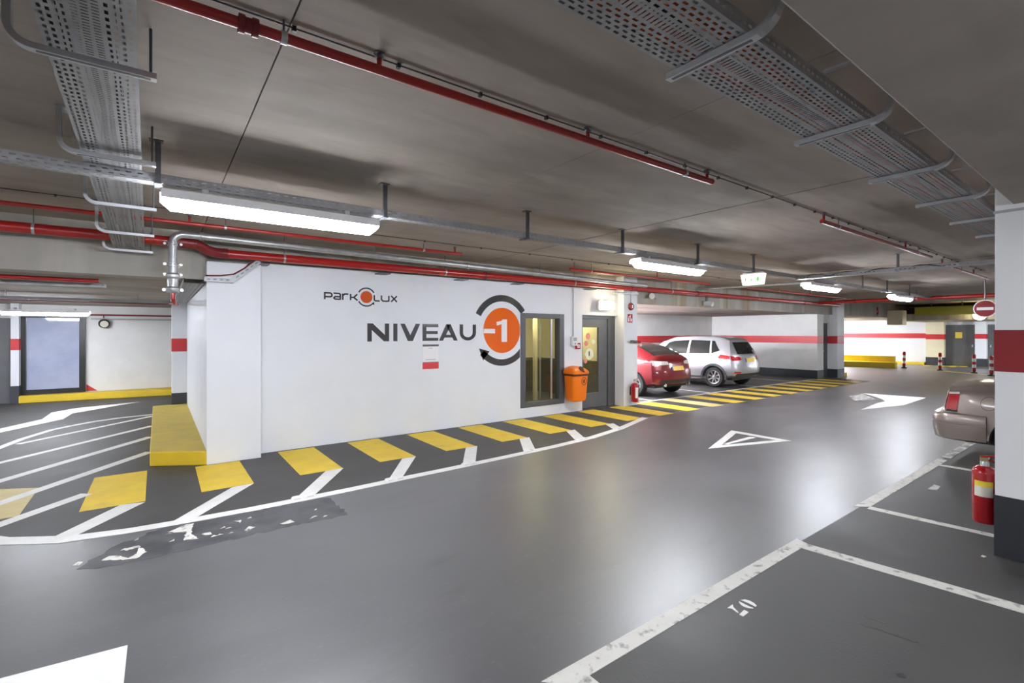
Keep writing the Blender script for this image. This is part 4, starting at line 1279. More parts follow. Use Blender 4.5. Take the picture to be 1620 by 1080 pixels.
# call box with conduit, alarm button
cb = tag(MB().box(7.11, 7.265, WY - 0.07, WY, 1.42, 1.62).build('call_box', 'plastic_white', bevel=0.008), 'white call box on the wall above the orange bin', 'call box')
MB().box(7.135, 7.24, WY - 0.074, WY - 0.069, 1.52, 1.595).build('speaker_grille', 'plastic_grey', cb)
MB().lathe([(0.014, 0), (0.014, 0.006)], (7.19, WY - 0.07, 1.465), (0, -1, 0), 12).build('button', 'fire_red', cb)
tag(MB().tube([(7.185, WY - 0.014, 1.62), (7.185, WY - 0.014, 2.66)], 0.011, 8).build('conduit', 'plastic_grey', smooth=True), 'thin grey conduit running up from the white call box', 'conduit')
ab = tag(MB().box(7.245, 7.375, WY - 0.05, WY, 1.345, 1.475).build('alarm_button', 'fire_red', bevel=0.006), 'red fire alarm box beside the white call box', 'alarm')
MB().box(7.275, 7.345, WY - 0.054, WY - 0.049, 1.375, 1.445).build('glass_plate', 'notice_white', ab)
MB().lathe([(0.013, 0), (0.013, 0.004)], (7.31, WY - 0.054, 1.41), (0, -1, 0), 12).build('button', 'black', ab)

# orange litter bin
bn = thing('litter_bin', 'orange plastic litter bin hung on the wall beside the booth door', 'bin', (7.06, 7.30, 0.27))


def rrect(cx, cy, hw, hd, r, n=5):
    p = []
    for (sx, sy, a0) in ((1, 1, 0), (-1, 1, 90), (-1, -1, 180), (1, -1, 270)):
        for k in range(n + 1):
            a = math.radians(a0 + 90 * k / n)
            p.append((cx + sx * (hw - r) + r * math.cos(a), cy + sy * (hd - r) + r * math.sin(a)))
    return p


def loft(rings):
    m = MB()
    n = len(rings[0])
    for r in rings:
        m.v += r
    for k in range(len(rings) - 1):
        for j in range(n):
            j2 = (j + 1) % n
            m.f.append((k * n + j, k * n + j2, (k + 1) * n + j2, (k + 1) * n + j))
    m.f.append(tuple(range(n))[::-1])
    m.f.append(tuple(range((len(rings) - 1) * n, len(rings) * n)))
    return m


cx, cy = 7.06, 7.29
loft([[(x, y, z) for x, y in rrect(cx, cy, hw, hd, 0.07)] for z, hw, hd in ((0.27, 0.155, 0.115), (0.285, 0.178, 0.135), (0.33, 0.19, 0.145), (0.60, 0.205, 0.16), (0.84, 0.218, 0.17))]).build('bin_body', 'bin_orange', bn, smooth=True)
loft([[(x, y, z) for x, y in rrect(cx, cy, hw, hd, 0.07)] for z, hw, hd in ((0.80, 0.214, 0.172), (0.81, 0.221, 0.178), (0.835, 0.221, 0.178), (0.85, 0.214, 0.17))]).build('dark_rim', 'bin_brown', bn, smooth=True)
rg = []
for z, hw, hd, dy in ((0.845, 0.232, 0.185, 0.0), (0.875, 0.235, 0.187, 0), (0.91, 0.225, 0.17, 0.01), (0.96, 0.18, 0.13, 0.04), (0.99, 0.12, 0.08, 0.06), (1.0, 0.06, 0.04, 0.07)):
    rg.append([(x, y + dy, z) for x, y in rrect(cx, cy, hw, hd, min(0.07, hd * 0.9))])
loft(rg).build('lid', 'bin_orange', bn, smooth=True)
MB().lathe([(0.085, 0), (0.085, 0.022), (0.06, 0.026)], (cx + 0.06, cy - 0.115, 0.922), (0.25, -0.75, 0.75), 18).build('opening', 'bin_brown', bn, smooth=True)
bl = MB()
for k in range(20):
    a0, a1 = 2 * PI * k / 20, 2 * PI * (k + 1) / 20
    q4 = [(cx + 0.07 + r * math.cos(a), 0.69 + r * math.sin(a) * 1.15) for r, a in ((0.072, a0), (0.072, a1), (0.064, a1), (0.064, a0))]
    bl.prism_y(q4, cy - 0.172, cy - 0.158)
bl.build('emblem_ring', 'bin_brown', bn)
MB().prism_y([(cx + 0.055, 0.65), (cx + 0.085, 0.65), (cx + 0.085, 0.70), (cx + 0.095, 0.72), (cx + 0.075, 0.735), (cx + 0.06, 0.715), (cx + 0.05, 0.69)], cy - 0.172, cy - 0.158).build('emblem_figure', 'bin_brown', bn)
MB().box(cx - 0.05, cx + 0.05, cy + 0.16, WY, 0.45, 0.75).build('wall_mount', 'dark_steel', bn)


def extinguisher(name, label, loc, r, h, labelmat, facing):
    """fire extinguisher standing on its bracket; facing = unit vector of the label side"""
    t = thing(name, label, 'extinguisher', loc)
    MB().lathe([(r * 0.9, 0), (r, 0.015), (r, h * 0.88), (r * 0.92, h * 0.94), (r * 0.62, h * 0.985), (r * 0.38, h)], loc, n=28).build('cylinder_body', 'fire_red', t, smooth=True)
    MB().lathe([(r * 0.36, h), (r * 0.36, h + 0.03), (r * 0.28, h + 0.045)], loc, n=16).build('neck', 'strut_steel', t, smooth=True)
    fx, fy = facing
    x, y, z = loc
    tz = z + h + 0.05
    MB().box(x - 0.025, x + 0.025, y - 0.025, y + 0.025, tz - 0.012, tz + 0.02).build('valve', 'brass', t, bevel=0.004)
    sx, sy = -fy, fx
    MB().sweep([(x - sx * 0.03, y - sy * 0.03, tz + 0.02), (x + sx * 0.05, y + sy * 0.05, tz + 0.035), (x + sx * 0.11, y + sy * 0.11, tz + 0.045)], (fx, fy, 0), 0.012, 0.005).build('squeeze_handle', 'fire_red', t)
    MB().sweep([(x - sx * 0.02, y - sy * 0.02, tz), (x + sx * 0.06, y + sy * 0.06, tz - 0.005), (x + sx * 0.10, y + sy * 0.10, tz - 0.03)], (fx, fy, 0), 0.011, 0.004).build('carry_handle', 'fire_red', t)
    MB().tube([(x + sx * 0.02, y + sy * 0.02, tz), (x + sx * (r + 0.03), y + sy * (r + 0.03), tz - 0.03), (x + sx * (r + 0.035), y + sy * (r + 0.035), z + h * 0.7), (x + sx * (r + 0.02), y + sy * (r + 0.02), z + h * 0.35)], 0.009, 8).build('hose', 'black_rubber', t, smooth=True)
    a0 = math.atan2(fy, fx)

    def wrap(nm, z0, z1, half, mm):
        b = MB()
        n = 10
        P = []
        for k in range(n + 1):
            a = a0 - half + 2 * half * k / n
            P.append((x + (r + 0.0015) * math.cos(a), y + (r + 0.0015) * math.sin(a)))
        for k in range(n):
            b.face([(*P[k], z0), (*P[k + 1], z0), (*P[k + 1], z1), (*P[k], z1)])
        b.build(nm, mm, t, smooth=True)
    return t, wrap


e1, wr1 = extinguisher('fire_extinguisher', 'red fire extinguisher with yellow and white label on the large near pillar', (5.35, 0.838, 0.18), 0.077, 0.45, 'x', (-0.97, -0.05))
wr1('label_panel', 0.395, 0.475, 0.75, 'label_cream')
wr1('label_panel', 0.475, 0.518, 0.75, 'label_yellow')
MB().box(5.31, 5.39, 0.75, 0.775, 0.30, 0.50).build('wall_bracket', 'black', e1)
e2, wr2 = extinguisher('fire_extinguisher', 'red fire extinguisher on the white pillar beside the parked red car', (8.86, 7.215, 0.10), 0.085, 0.44, 'x', (-0.3, -0.95))
wr2('label_panel', 0.20, 0.44, 0.4, 'notice_white')
MB().box(8.82, 8.90, 7.29, 7.33, 0.25, 0.45).build('wall_bracket', 'black', e2)

# fittings on the door pillar
PY = 7.33
fb = thing('alarm_bell', 'round dark red alarm bell high on the door pillar', 'alarm', (8.85, PY, 2.3))
MB().lathe([(0.085, 0), (0.085, 0.03), (0.07, 0.05), (0.02, 0.06)], (8.85, PY, 2.305), (0, -1, 0), 20).build('gong', 'fitting_red', fb, smooth=True)
MB().box(8.835, 8.865, PY - 0.064, PY - 0.058, 2.27, 2.34).build('white_mark', 'notice_white', fb)
MB().tube([(8.85, PY - 0.012, 2.39), (8.85, PY - 0.012, 2.64)], 0.008, 8).build('conduit', 'plastic_grey', fb)
fs = tag(MB().box(8.745, 8.915, PY - 0.006, PY, 1.935, 2.13).build('fire_sign', 'fire_red'), 'red and white fire extinguisher sign on the door pillar', 'sign')
MB().box(8.765, 8.805, PY - 0.008, PY - 0.005, 1.955, 2.05).build('pictogram', 'notice_white', fs)
MB().box(8.84, 8.855, PY - 0.008, PY - 0.005, 1.95, 2.11).build('divider', 'notice_white', fs)
MB().box(8.87, 8.90, PY - 0.008, PY - 0.005, 1.96, 2.03).build('pictogram', 'notice_white', fs)
MB().prism_y([(8.765, 2.06), (8.83, 2.06), (8.80, 2.10)], PY - 0.008, PY - 0.005).build('pictogram', 'notice_white', fs)
hv = thing('hydrant_valve', 'small steel and red hose valve on the door pillar', 'valve', (8.97, PY, 1.48))
MB().tube([(8.80, PY - 0.06, 1.50), (9.0, PY - 0.06, 1.485)], 0.03, 12).build('valve_body', 'dark_steel', hv, smooth=True)
MB().tube([(9.0, PY - 0.06, 1.485), (9.12, PY - 0.06, 1.475)], 0.035, 12).build('red_cap', 'fire_red', hv, smooth=True)
MB().tube([(8.95, PY, 1.487), (8.95, PY - 0.06, 1.487)], 0.02, 10).build('stub', 'galvanised', hv, smooth=True)
MB().lathe([(0.03, 0), (0.03, 0.02)], (9.14, PY - 0.06, 1.41), (0, -1, 0), 12).build('tag_disc', 'plastic_white', hv)

# exit light hanging from the slim tray
ex = thing('exit_light', 'hanging lit emergency exit light with green pictograms', 'exit light', (8.05, 4.05, 2.45))
xs = 8.03
MB().prism_x([(3.86, 2.685), (4.27, 2.685), (4.235, 2.50), (3.895, 2.50)], xs - 0.02, xs + 0.06).build('lit_panel', 'diffuser_exit', ex, bevel=0.012)
MB().box(xs - 0.01, xs + 0.05, 3.90, 4.23, 2.685, 2.71).build('housing', 'lamp_white', ex)
m = MB()
m.prism_x([(3.955, 2.56), (3.985, 2.56), (3.99, 2.60), (3.965, 2.64), (3.945, 2.60)], xs - 0.024, xs - 0.019)
m.build('running_figure', 'exit_green', ex)
m = MB().prism_x([(4.19, 2.60), (4.165, 2.64), (4.165, 2.56)], xs - 0.024, xs - 0.019)
m.build('arrow_mark', 'exit_green', ex)
MB().prism_x([(4.06, 2.57), (4.09, 2.57), (4.09, 2.60), (4.06, 2.60)], xs - 0.024, xs - 0.019).build('door_mark', 'exit_green', ex)

# no-entry sign, bulkhead lamp, round horn, flood lights
ne = thing('no_entry_sign', 'round no entry sign hanging beside the large pillar', 'sign', (15.5, 2.42, 2.05))
MB().lathe([(0.205, 0), (0.205, 0.012)], (15.5, 2.42, 2.26), (-1, 0, 0), 36).build('rim', 'notice_white', ne)
MB().lathe([(0.185, 0.012), (0.185, 0.016)], (15.5, 2.42, 2.26), (-1, 0, 0), 36).build('red_disc', 'band_dark_red', ne)
MB().box(15.478, 15.484, 2.28, 2.56, 2.225, 2.29).build('white_bar', 'notice_white', ne)
MB().tube([(15.5, 2.42, 2.46), (15.5, 2.42, 3.0)], 0.014, 8).build('rod', 'dark_steel', ne)
bk = thing('bulkhead_lamp', 'small warm round lamp beside the no entry sign', 'lamp', (27.3, 4.2, 2.46))
MB().lathe([(0.20, 0), (0.20, 0.03), (0.14, 0.09), (0.04, 0.11)], (27.45, 4.45, 2.44), (-1, 0, 0), 24).build('globe', 'diffuser_warm', bk, smooth=True)
MB().lathe([(0.22, -0.05), (0.22, 0.0)], (27.45, 4.45, 2.44), (-1, 0, 0), 24).build('base_ring', 'lamp_white', bk)
hn = thing('wall_horn', 'small round dark horn with pale face on the far block wall', 'horn', (-1.15, 16.5, 1.9))
MB().lathe([(0.05, 0), (0.09, 0.06), (0.12, 0.14), (0.12, 0.17)], (-1.15, 16.6, 1.96), (0.1, -1, -0.15), 24).build('shell', 'black', hn, smooth=True)
MB().lathe([(0.085, 0.168), (0.085, 0.175)], (-1.15, 16.6, 1.95), (0.1, -1, -0.15), 24).build('face_disc', 'label_cream', hn)
MB().tube([(-1.15, 16.56, 2.02), (-1.15, 16.5, 2.16)], 0.012, 8).build('stem', 'fitting_red', hn)


def flood(label, loc, rz):
    t = thing('flood_lamp', label, 'lamp', loc, rz)
    MB().box(-0.12, 0.12, -0.05, 0.05, -0.06, 0.06).build('body', 'plastic_grey', t, local=True, bevel=0.01)
    MB().lathe([(0.055, 0), (0.075, 0.05), (0.07, 0.055)], (-0.12, 0, -0.01), (-1, 0, -0.15), 16).build('lens_hood', 'plastic_white', t, local=True, smooth=True)
    MB().box(-0.02, 0.02, -0.02, 0.02, 0.06, 0.2).build('arm', 'dark_steel', t, local=True)


flood('grey wall camera with pale front on the beam over the red car', (9.75, 7.36, 2.60), 0.4)
flood('grey and brown double flood lamp on the beam over the silver car', (12.05, 7.36, 2.50), 2.6)
sb = tag(MB().box(25.6, 25.63, 7.40, 7.44, 2.52, 2.68).build('beam_plate', 'fire_red'), 'small red and white plate on the beam before the ramp', 'plate')
MB().box(25.55, 25.68, 7.435, 7.448, 2.44, 2.82).build('backing', 'fire_red', sb)
MB().box(25.56, 25.67, 7.43, 7.436, 2.60, 2.66).build('white_strip', 'notice_white', sb)

# ------------------------------------------------------------------ cars
KEYS = ('zb', 'w0', 'w1', 'zm', 'zk', 'w2', 'zr', 'w3')


def crom(a, b, c, d, t):
    return 0.5 * ((2 * b) + (-a + c) * t + (2 * a - 5 * b + 4 * c - d) * t * t + (-a + 3 * b - 3 * c + d) * t ** 3)


class Car:
    def __init__(self, st, g, corner, wmax, fade=1.3):
        self.st = st
        self.g = g
        self.corner = corner
        self.wmax = wmax
        self.fade = fade
        self.L = st[-1][0]

    def par(self, y):
        st = self.st
        y = min(max(y, st[0][0]), st[-1][0])
        k = 0
        while k < len(st) - 2 and y > st[k + 1][0]:
            k += 1
        t = (y - st[k][0]) / (st[k + 1][0] - st[k][0])
        t = t * t * (3 - 2 * t) * 0.35 + t * 0.65
        return [st[k][i] * (1 - t) + st[k + 1][i] * t for i in range(1, 9)]

    def ctrl(self, y):
        zb, w0, w1, zm, zk, w2, zr, w3 = self.par(y)
        return [(0, zb), (w0, zb), (w1 * 0.985, zb + 0.10), (w1, zm), (w2, zk), (w3, zr - 0.055), (w3 * 0.78, zr - 0.012), (0, zr)]

    def S(self, y, v):
        c = self.ctrl(y)
        k = min(int(v), 6)
        t = v - k
        p0 = c[k - 1] if k > 0 else (-c[1][0], c[1][1])
        p3 = c[k + 2] if k < 6 else (-c[6][0], c[6][1])
        p1, p2 = c[k], c[k + 1]
        if k == 4:
            x = p1[0] * (1 - t) + p2[0] * t + 0.02 * math.sin(PI * t)
            z = p1[1] * (1 - t) + p2[1] * t
        elif k in (0,):
            x = p1[0] * (1 - t) + p2[0] * t
            z = p1[1]
        else:
            x = crom(p0[0], p1[0], p2[0], p3[0], t)
            z = crom(p0[1], p1[1], p2[1], p3[1], t)
        return Vector((x, y, z))

    def gz(self, z):
        g = self.g
        if z <= g[0][0]:
            return g[0][1]
        for k in range(len(g) - 1):
            if z <= g[k + 1][0]:
                t = (z - g[k][0]) / (g[k + 1][0] - g[k][0])
                return g[k][1] * (1 - t) + g[k + 1][1] * t
        return g[-1][1]

    def D(self, p):
        f = max(0.0, 1 - p.y / self.fade) ** 1.3
        f2 = max(0.0, 1 - (self.L - p.y) / 0.9) ** 1.3
        q = (abs(p.x) / self.wmax) ** 3.5
        return Vector((p.x, p.y + (self.gz(p.z) + self.corner * q) * f - (0.25 * q) * f2, p.z))

    def body(self):
        vs = [0, 0.5, 1, 1.5, 2, 2.33, 2.66, 3, 3.25, 3.5, 3.75, 4, 4.2, 4.4, 4.6, 4.8, 5, 5.25, 5.5, 5.75, 6, 6.33, 6.66, 7]
        ys = []
        for k in range(len(self.st) - 1):
            for j in range(4):
                ys.append(self.st[k][0] + (self.st[k + 1][0] - self.st[k][0]) * j / 4)
        ys.append(self.L)
        rings = []
        for y in ys:
            r = [self.S(y, v) for v in vs]
            full = r + [Vector((-p.x, p.y, p.z)) for p in r[-2:0:-1]]
            rings.append(full)
        m = MB()
        n = len(rings[0])

        def capr(ring):
            zc = sum(p.z for p in ring) / n
            c = Vector((0, ring[0].y, zc))
            return [[c + (p - c) * s for p in ring] for s in (0.9, 0.75, 0.55, 0.3, 0.1)]
        allr = list(reversed(capr(rings[0]))) + rings + capr(rings[-1])
        for r in allr:
            m.v += [tuple(self.D(p)) for p in r]
        for k in range(len(allr) - 1):
            for j in range(n):
                j2 = (j + 1) % n
                m.f.append((k * n + j, k * n + j2, (k + 1) * n + j2, (k + 1) * n + j))
        m.f.append(tuple(range(n))[::-1])
        m.f.append(tuple(range((len(allr) - 1) * n, len(allr) * n)))
        return m

    def side_patch(self, corners, sgn, off=0.004, nu=8, nv=5, thick=True):
        """corners: (y,v) rear-low, front-low, front-high, rear-high"""
        b = MB()
        G = []
        for i in range(nu + 1):
            row = []
            for j in range(nv + 1):
                u, t = i / nu, j / nv
                y = (corners[0][0] * (1 - u) + corners[1][0] * u) * (1 - t) + (corners[3][0] * (1 - u) + corners[2][0] * u) * t
                v = (corners[0][1] * (1 - u) + corners[1][1] * u) * (1 - t) + (corners[3][1] * (1 - u) + corners[2][1] * u) * t
                p = self.S(y, v)
                a = self.S(y + 0.01, v) - self.S(y - 0.01, v)
                c = self.S(y, min(v + 0.02, 7)) - self.S(y, max(v - 0.02, 0))
                nn = a.cross(c)
                nn = nn.normalized() if nn.length > 1e-9 else Vector((1, 0, 0))
                if nn.x < 0 and p.x > 0.05:
                    nn = -nn
                if p.x <= 0.05 and nn.z < 0:
                    nn = -nn
                p = self.D(p + nn * off)
                row.append(Vector((p.x * sgn, p.y, p.z)))
            G.append(row)
        for i in range(nu):
            for j in range(nv):
                q_ = [G[i][j], G[i + 1][j], G[i + 1][j + 1], G[i][j + 1]]
                b.face(q_ if sgn > 0 else q_[::-1])
        return b

    def top_patch(self, y0, y1, v0, off=0.004, nu=8, nv=6, y0e=None, y1e=None):
        b = self.side_patch([(y0 if y0e is None else y0e, v0), (y1 if y1e is None else y1e, v0), (y1, 7), (y0, 7)], 1, off, nu, nv)
        c = self.side_patch([(y0 if y0e is None else y0e, v0), (y1 if y1e is None else y1e, v0), (y1, 7), (y0, 7)], -1, off, nu, nv)
        i = len(b.v)
        b.v += c.v
        b.f += [tuple(i + k for k in f) for f in c.f]
        return b

    def rear_patch(self, poly, off=0.006, n=6):
        """quad (x,z) x4 on the rear face, subdivided and pushed just behind the body"""
        b = MB()
        G = []
        for i in range(n + 1):
            row = []
            for j in range(n + 1):
                u, t = i / n, j / n
                x = (poly[0][0] * (1 - u) + poly[1][0] * u) * (1 - t) + (poly[3][0] * (1 - u) + poly[2][0] * u) * t
                z = (poly[0][1] * (1 - u) + poly[1][1] * u) * (1 - t) + (poly[3][1] * (1 - u) + poly[2][1] * u) * t
                p = self.D(Vector((x, 0, z)))
                row.append(Vector((p.x, p.y - off, p.z)))
            G.append(row)
        for i in range(n):
            for j in range(n):
                b.face([G[i][j], G[i + 1][j], G[i + 1][j + 1], G[i][j + 1]])
        return b


def wheel(root, x, y, r, w, spokes, sgn, rimmat='alloy'):
    ax = (sgn, 0, 0)
    tw = MB().lathe([(r * 0.64, -w / 2), (r * 0.92, -w / 2), (r, -w / 2 + 0.03), (r, w / 2 - 0.03), (r * 0.92, w / 2), (r * 0.66, w / 2), (r * 0.64, w / 2 - 0.02), (r * 0.60, 0.0)], (x, y, r), ax, 32).build('wheel', 'black_rubber', root, local=True, smooth=True)
    MB().lathe([(r * 0.66, w / 2 - 0.005), (r * 0.66, w / 2 + 0.004), (r * 0.60, w / 2 - 0.002), (r * 0.58, 0.02)], (x, y, r), ax, 32, caps=False).build('rim', rimmat, tw, local=True, smooth=True)
    MB().lathe([(r * 0.60, 0.015), (r * 0.60, 0.02)], (x, y, r), ax, 24).build('brake_disc', 'car_trim', tw, local=True)
    for k in range(spokes):
        a = 2 * PI * k / spokes + 0.3
        c, s_ = math.cos(a), math.sin(a)
        hw = r * 0.085
        xx = x + sgn * (w / 2 - 0.012)
        p = []
        for (rr, h) in ((r * 0.10, hw * 0.8), (r * 0.62, hw)):
            p.append([(xx - sgn * 0.02, y + c * rr - s_ * h, r + s_ * rr + c * h), (xx - sgn * 0.02, y + c * rr + s_ * h, r + s_ * rr - c * h),
                      (xx, y + c * rr + s_ * h * 0.8, r + s_ * rr - c * h * 0.8), (xx, y + c * rr - s_ * h * 0.8, r + s_ * rr + c * h * 0.8)])
        m = MB()
        m.v += p[0] + p[1]
        m.f += [(0, 1, 2, 3), (7, 6, 5, 4), (0, 4, 5, 1), (1, 5, 6, 2), (2, 6, 7, 3), (3, 7, 4, 0)]
        m.build('spoke', rimmat, tw, local=True)
    MB().lathe([(r * 0.13, w / 2 - 0.03), (r * 0.13, w / 2 - 0.006), (r * 0.08, w / 2)], (x, y, r), ax, 16).build('hub_cap', rimmat, tw, local=True, smooth=True)


def car_body(root, car, paint_m, axles, r_arch, xcut):
    me = car.body().mesh('body', recalc=True)
    me.materials.append(M[paint_m])
    o = bpy.data.objects.new('body', me)
    COL.objects.link(o)
    o.parent = root
    cuts = []
    for y in axles:
        c = MB().lathe([(r_arch, -1.2), (r_arch, 1.2)], (0, y, 0.31), (1, 0, 0), 40).mesh('cut', recalc=True)
        co = bpy.data.objects.new('cut', c)
        COL.objects.link(co)
        b = o.modifiers.new('b', 'BOOLEAN')
        b.object = co
        b.operation = 'DIFFERENCE'
        b.solver = 'EXACT'
        cuts.append(co)
        co.parent = root
    bpy.context.view_layer.update()
    dg = bpy.context.evaluated_depsgraph_get()
    nm = bpy.data.meshes.new_from_object(o.evaluated_get(dg))
    o.modifiers.clear()
    o.data = nm
    for p in nm.polygons:
        p.use_smooth = True
    try:
        nm.set_sharp_from_angle(angle=math.radians(35))
    except Exception:
        pass
    for c in cuts:
        bpy.data.objects.remove(c)
    MB().box(-xcut, xcut, 0.25, car.L - 0.3, 0.24, 0.72).build('underbody', 'black', root, local=True)
    return o


def arch_trim(root, x, y, r0, r1, sgn, a0=-8, a1=188, z=0.31, depth=0.05, m='car_trim', n=20):
    b = MB()
    A = arc((y, z), r1, a0, a1, n)
    B = arc((y, z), r0, a0, a1, n)
    for k in range(n):
        b.prism_x([A[k], A[k + 1], B[k + 1], B[k]], min(x, x - sgn * depth), max(x, x - sgn * depth))
    b.build('wheel_arch', m, root, local=True)


# silver compact car
sv = Car([(0.0, 0.36, 0.68, 0.84, 0.66, 0.98, 0.80, 1.47, 0.56), (0.25, 0.30, 0.74, 0.865, 0.66, 0.985, 0.815, 1.53, 0.585), (0.8, 0.22, 0.78, 0.875, 0.65, 0.985, 0.82, 1.57, 0.60), (1.6, 0.2, 0.78, 0.875, 0.62, 0.955, 0.82, 1.585, 0.61),
          (2.3, 0.2, 0.78, 0.875, 0.6, 0.92, 0.82, 1.55, 0.60), (2.8, 0.2, 0.78, 0.875, 0.6, 0.90, 0.81, 1.41, 0.585), (3.25, 0.2, 0.78, 0.87, 0.6, 0.90, 0.79, 1.13, 0.60), (3.6, 0.22, 0.76, 0.86, 0.58, 0.84, 0.76, 0.94, 0.60),
          (3.95, 0.25, 0.70, 0.82, 0.55, 0.72, 0.74, 0.79, 0.58), (4.1, 0.3, 0.6, 0.74, 0.5, 0.62, 0.66, 0.67, 0.5)],
         [(0.36, 0.05), (0.50, 0.0), (0.72, 0.03), (0.98, 0.10), (1.05, 0.13), (1.47, 0.40)], 0.20, 0.875)
sc = thing('parked_car', 'silver compact car parked beside the red car against the block wall', 'car', (14.80, 7.52, 0), 0)
car_body(sc, sv, 'car_silver', (0.76, 3.35), 0.375, 0.70)
for sgn in (-1, 1):
    for nm_, cc in (('rear_quarter_window', [(0.42, 4.32), (0.78, 4.12), (0.80, 4.86), (0.66, 4.86)]), ('rear_door_window', [(0.86, 4.12), (1.66, 4.12), (1.66, 4.88), (0.90, 4.86)]), ('front_door_window', [(1.74, 4.12), (2.95, 4.12), (2.52, 4.86), (1.74, 4.88)])):
        sv.side_patch(cc, sgn, 0.004).build(nm_, 'car_glass', sc, local=True, smooth=True)
    sv.side_patch([(-0.0, 3.62), (0.52, 3.80), (0.40, 4.08), (0.0, 4.0)], sgn, 0.008).build('tail_light', 'tail_red', sc, local=True, smooth=True)
    sv.side_patch([(0.95, 1.6), (3.1, 1.6), (3.1, 2.1), (0.95, 2.1)], sgn, 0.006).build('sill_trim', 'car_trim', sc, local=True, smooth=True)
    sv.side_patch([(1.02, 3.62), (1.22, 3.62), (1.22, 3.72), (1.02, 3.72)], sgn, 0.02, 3, 2).build('door_handle', 'car_silver', sc, local=True, smooth=True)
    for y in (0.76, 3.35):
        arch_trim(sc, sgn * 0.882, y, 0.36, 0.43, sgn)
        wheel(sc, sgn * 0.76, y, 0.315, 0.2, 8, sgn)
sv.rear_patch([(-0.56, 1.04), (0.56, 1.04), (0.47, 1.40), (-0.47, 1.40)], 0.008).build('rear_window', 'car_glass', sc, local=True, smooth=True)
for sgn in (-1, 1):
    sv.rear_patch([(sgn * 0.80, 0.84), (sgn * 0.46, 0.86), (sgn * 0.50, 0.97), (sgn * 0.80, 1.0)], 0.010).build('tail_light', 'tail_red', sc, local=True, smooth=True)
    sv.rear_patch([(sgn * 0.78, 0.46), (sgn * 0.56, 0.46), (sgn * 0.56, 0.51), (sgn * 0.78, 0.52)], 0.008).build('reflector', 'tail_red', sc, local=True, smooth=True)
sv.rear_patch([(-0.26, 0.80), (0.26, 0.80), (0.26, 0.91), (-0.26, 0.91)], 0.016).build('number_plate', 'plate_yellow', sc, local=True)
sv.rear_patch([(-0.26, 0.80), (-0.21, 0.80), (-0.21, 0.91), (-0.26, 0.91)], 0.018).build('plate_strip', 'plate_blue', sc, local=True)
sv.rear_patch([(-0.74, 0.345), (0.74, 0.345), (0.70, 0.45), (-0.70, 0.45)], 0.012).build('bumper_insert', 'car_trim', sc, local=True, smooth=True)
sv.top_patch(2.62, 3.28, 5.3, 0.004, y0e=2.7, y1e=3.3).build('windscreen', 'car_glass', sc, local=True, smooth=True)
for sgn in (-1, 1):
    sv.side_patch([(0.5, 5.35), (2.2, 5.35), (2.2, 5.42), (0.5, 5.42)], sgn, 0.03).build('roof_rail', 'car_silver', sc, local=True, smooth=True)
    MB().box(min(sgn * 0.86, sgn * 1.02), max(sgn * 0.86, sgn * 1.02), 2.72, 2.82, 0.93, 1.06).build('wing_mirror', 'car_silver', sc, local=True, bevel=0.02)

# red hatchback
rv = Car([(0.0, 0.34, 0.70, 0.86, 0.66, 0.95, 0.80, 1.10, 0.62), (0.3, 0.28, 0.76, 0.88, 0.66, 0.95, 0.82, 1.20, 0.60), (0.8, 0.22, 0.78, 0.885, 0.65, 0.94, 0.82, 1.33, 0.58), (1.4, 0.2, 0.78, 0.885, 0.62, 0.92, 0.82, 1.42, 0.58),
          (2.1, 0.2, 0.78, 0.885, 0.6, 0.88, 0.82, 1.42, 0.58), (2.7, 0.2, 0.78, 0.88, 0.6, 0.86, 0.81, 1.28, 0.56), (3.2, 0.2, 0.78, 0.87, 0.58, 0.85, 0.78, 1.02, 0.60), (3.6, 0.22, 0.76, 0.86, 0.56, 0.80, 0.76, 0.88, 0.60),
          (4.0, 0.25, 0.70, 0.82, 0.52, 0.68, 0.74, 0.74, 0.58), (4.2, 0.3, 0.6, 0.74, 0.48, 0.58, 0.66, 0.62, 0.5)],
         [(0.30, 0.06), (0.48, 0.0), (0.70, 0.02), (0.95, 0.10), (1.05, 0.20), (1.12, 0.26)], 0.22, 0.885)
rc = thing('parked_car', 'dark red hatchback with yellow number plate beside the door pillar', 'car', (11.13, 7.60, 0), 0)
car_body(rc, rv, 'car_red', (0.78, 3.4), 0.375, 0.70)
for sgn in (-1, 1):
    for nm_, cc in (('rear_door_window', [(0.62, 4.2), (1.55, 4.12), (1.58, 4.86), (1.05, 4.80)]), ('front_door_window', [(1.62, 4.12), (2.8, 4.12), (2.35, 4.86), (1.64, 4.86)])):
        rv.side_patch(cc, sgn, 0.004).build(nm_, 'car_glass', rc, local=True, smooth=True)
    rv.side_patch([(0.0, 3.7), (0.30, 3.8), (0.22, 4.05), (0.0, 4.0)], sgn, 0.008).build('tail_light', 'tail_red', rc, local=True, smooth=True)
    for y in (0.78, 3.4):
        wheel(rc, sgn * 0.77, y, 0.315, 0.2, 7, sgn)
rv.top_patch(0.06, 0.95, 5.25, 0.006).build('rear_window', 'car_glass', rc, local=True, smooth=True)
rv.top_patch(2.5, 3.2, 5.3, 0.004).build('windscreen', 'car_glass', rc, local=True, smooth=True)
for sgn in (-1, 1):
    rv.rear_patch([(sgn * 0.82, 0.84), (sgn * 0.34, 0.86), (sgn * 0.36, 0.94), (sgn * 0.82, 0.97)], 0.010).build('tail_light', 'tail_clear_glare', rc, local=True, smooth=True)  # pale colour paints white glare onto the rear lamps
    MB().lathe([(0.04, 0), (0.045, 0.03)], (sgn * 0.52, 0.06, 0.33), (0, -1, 0), 12).build('exhaust_tip', 'chrome', rc, local=True)
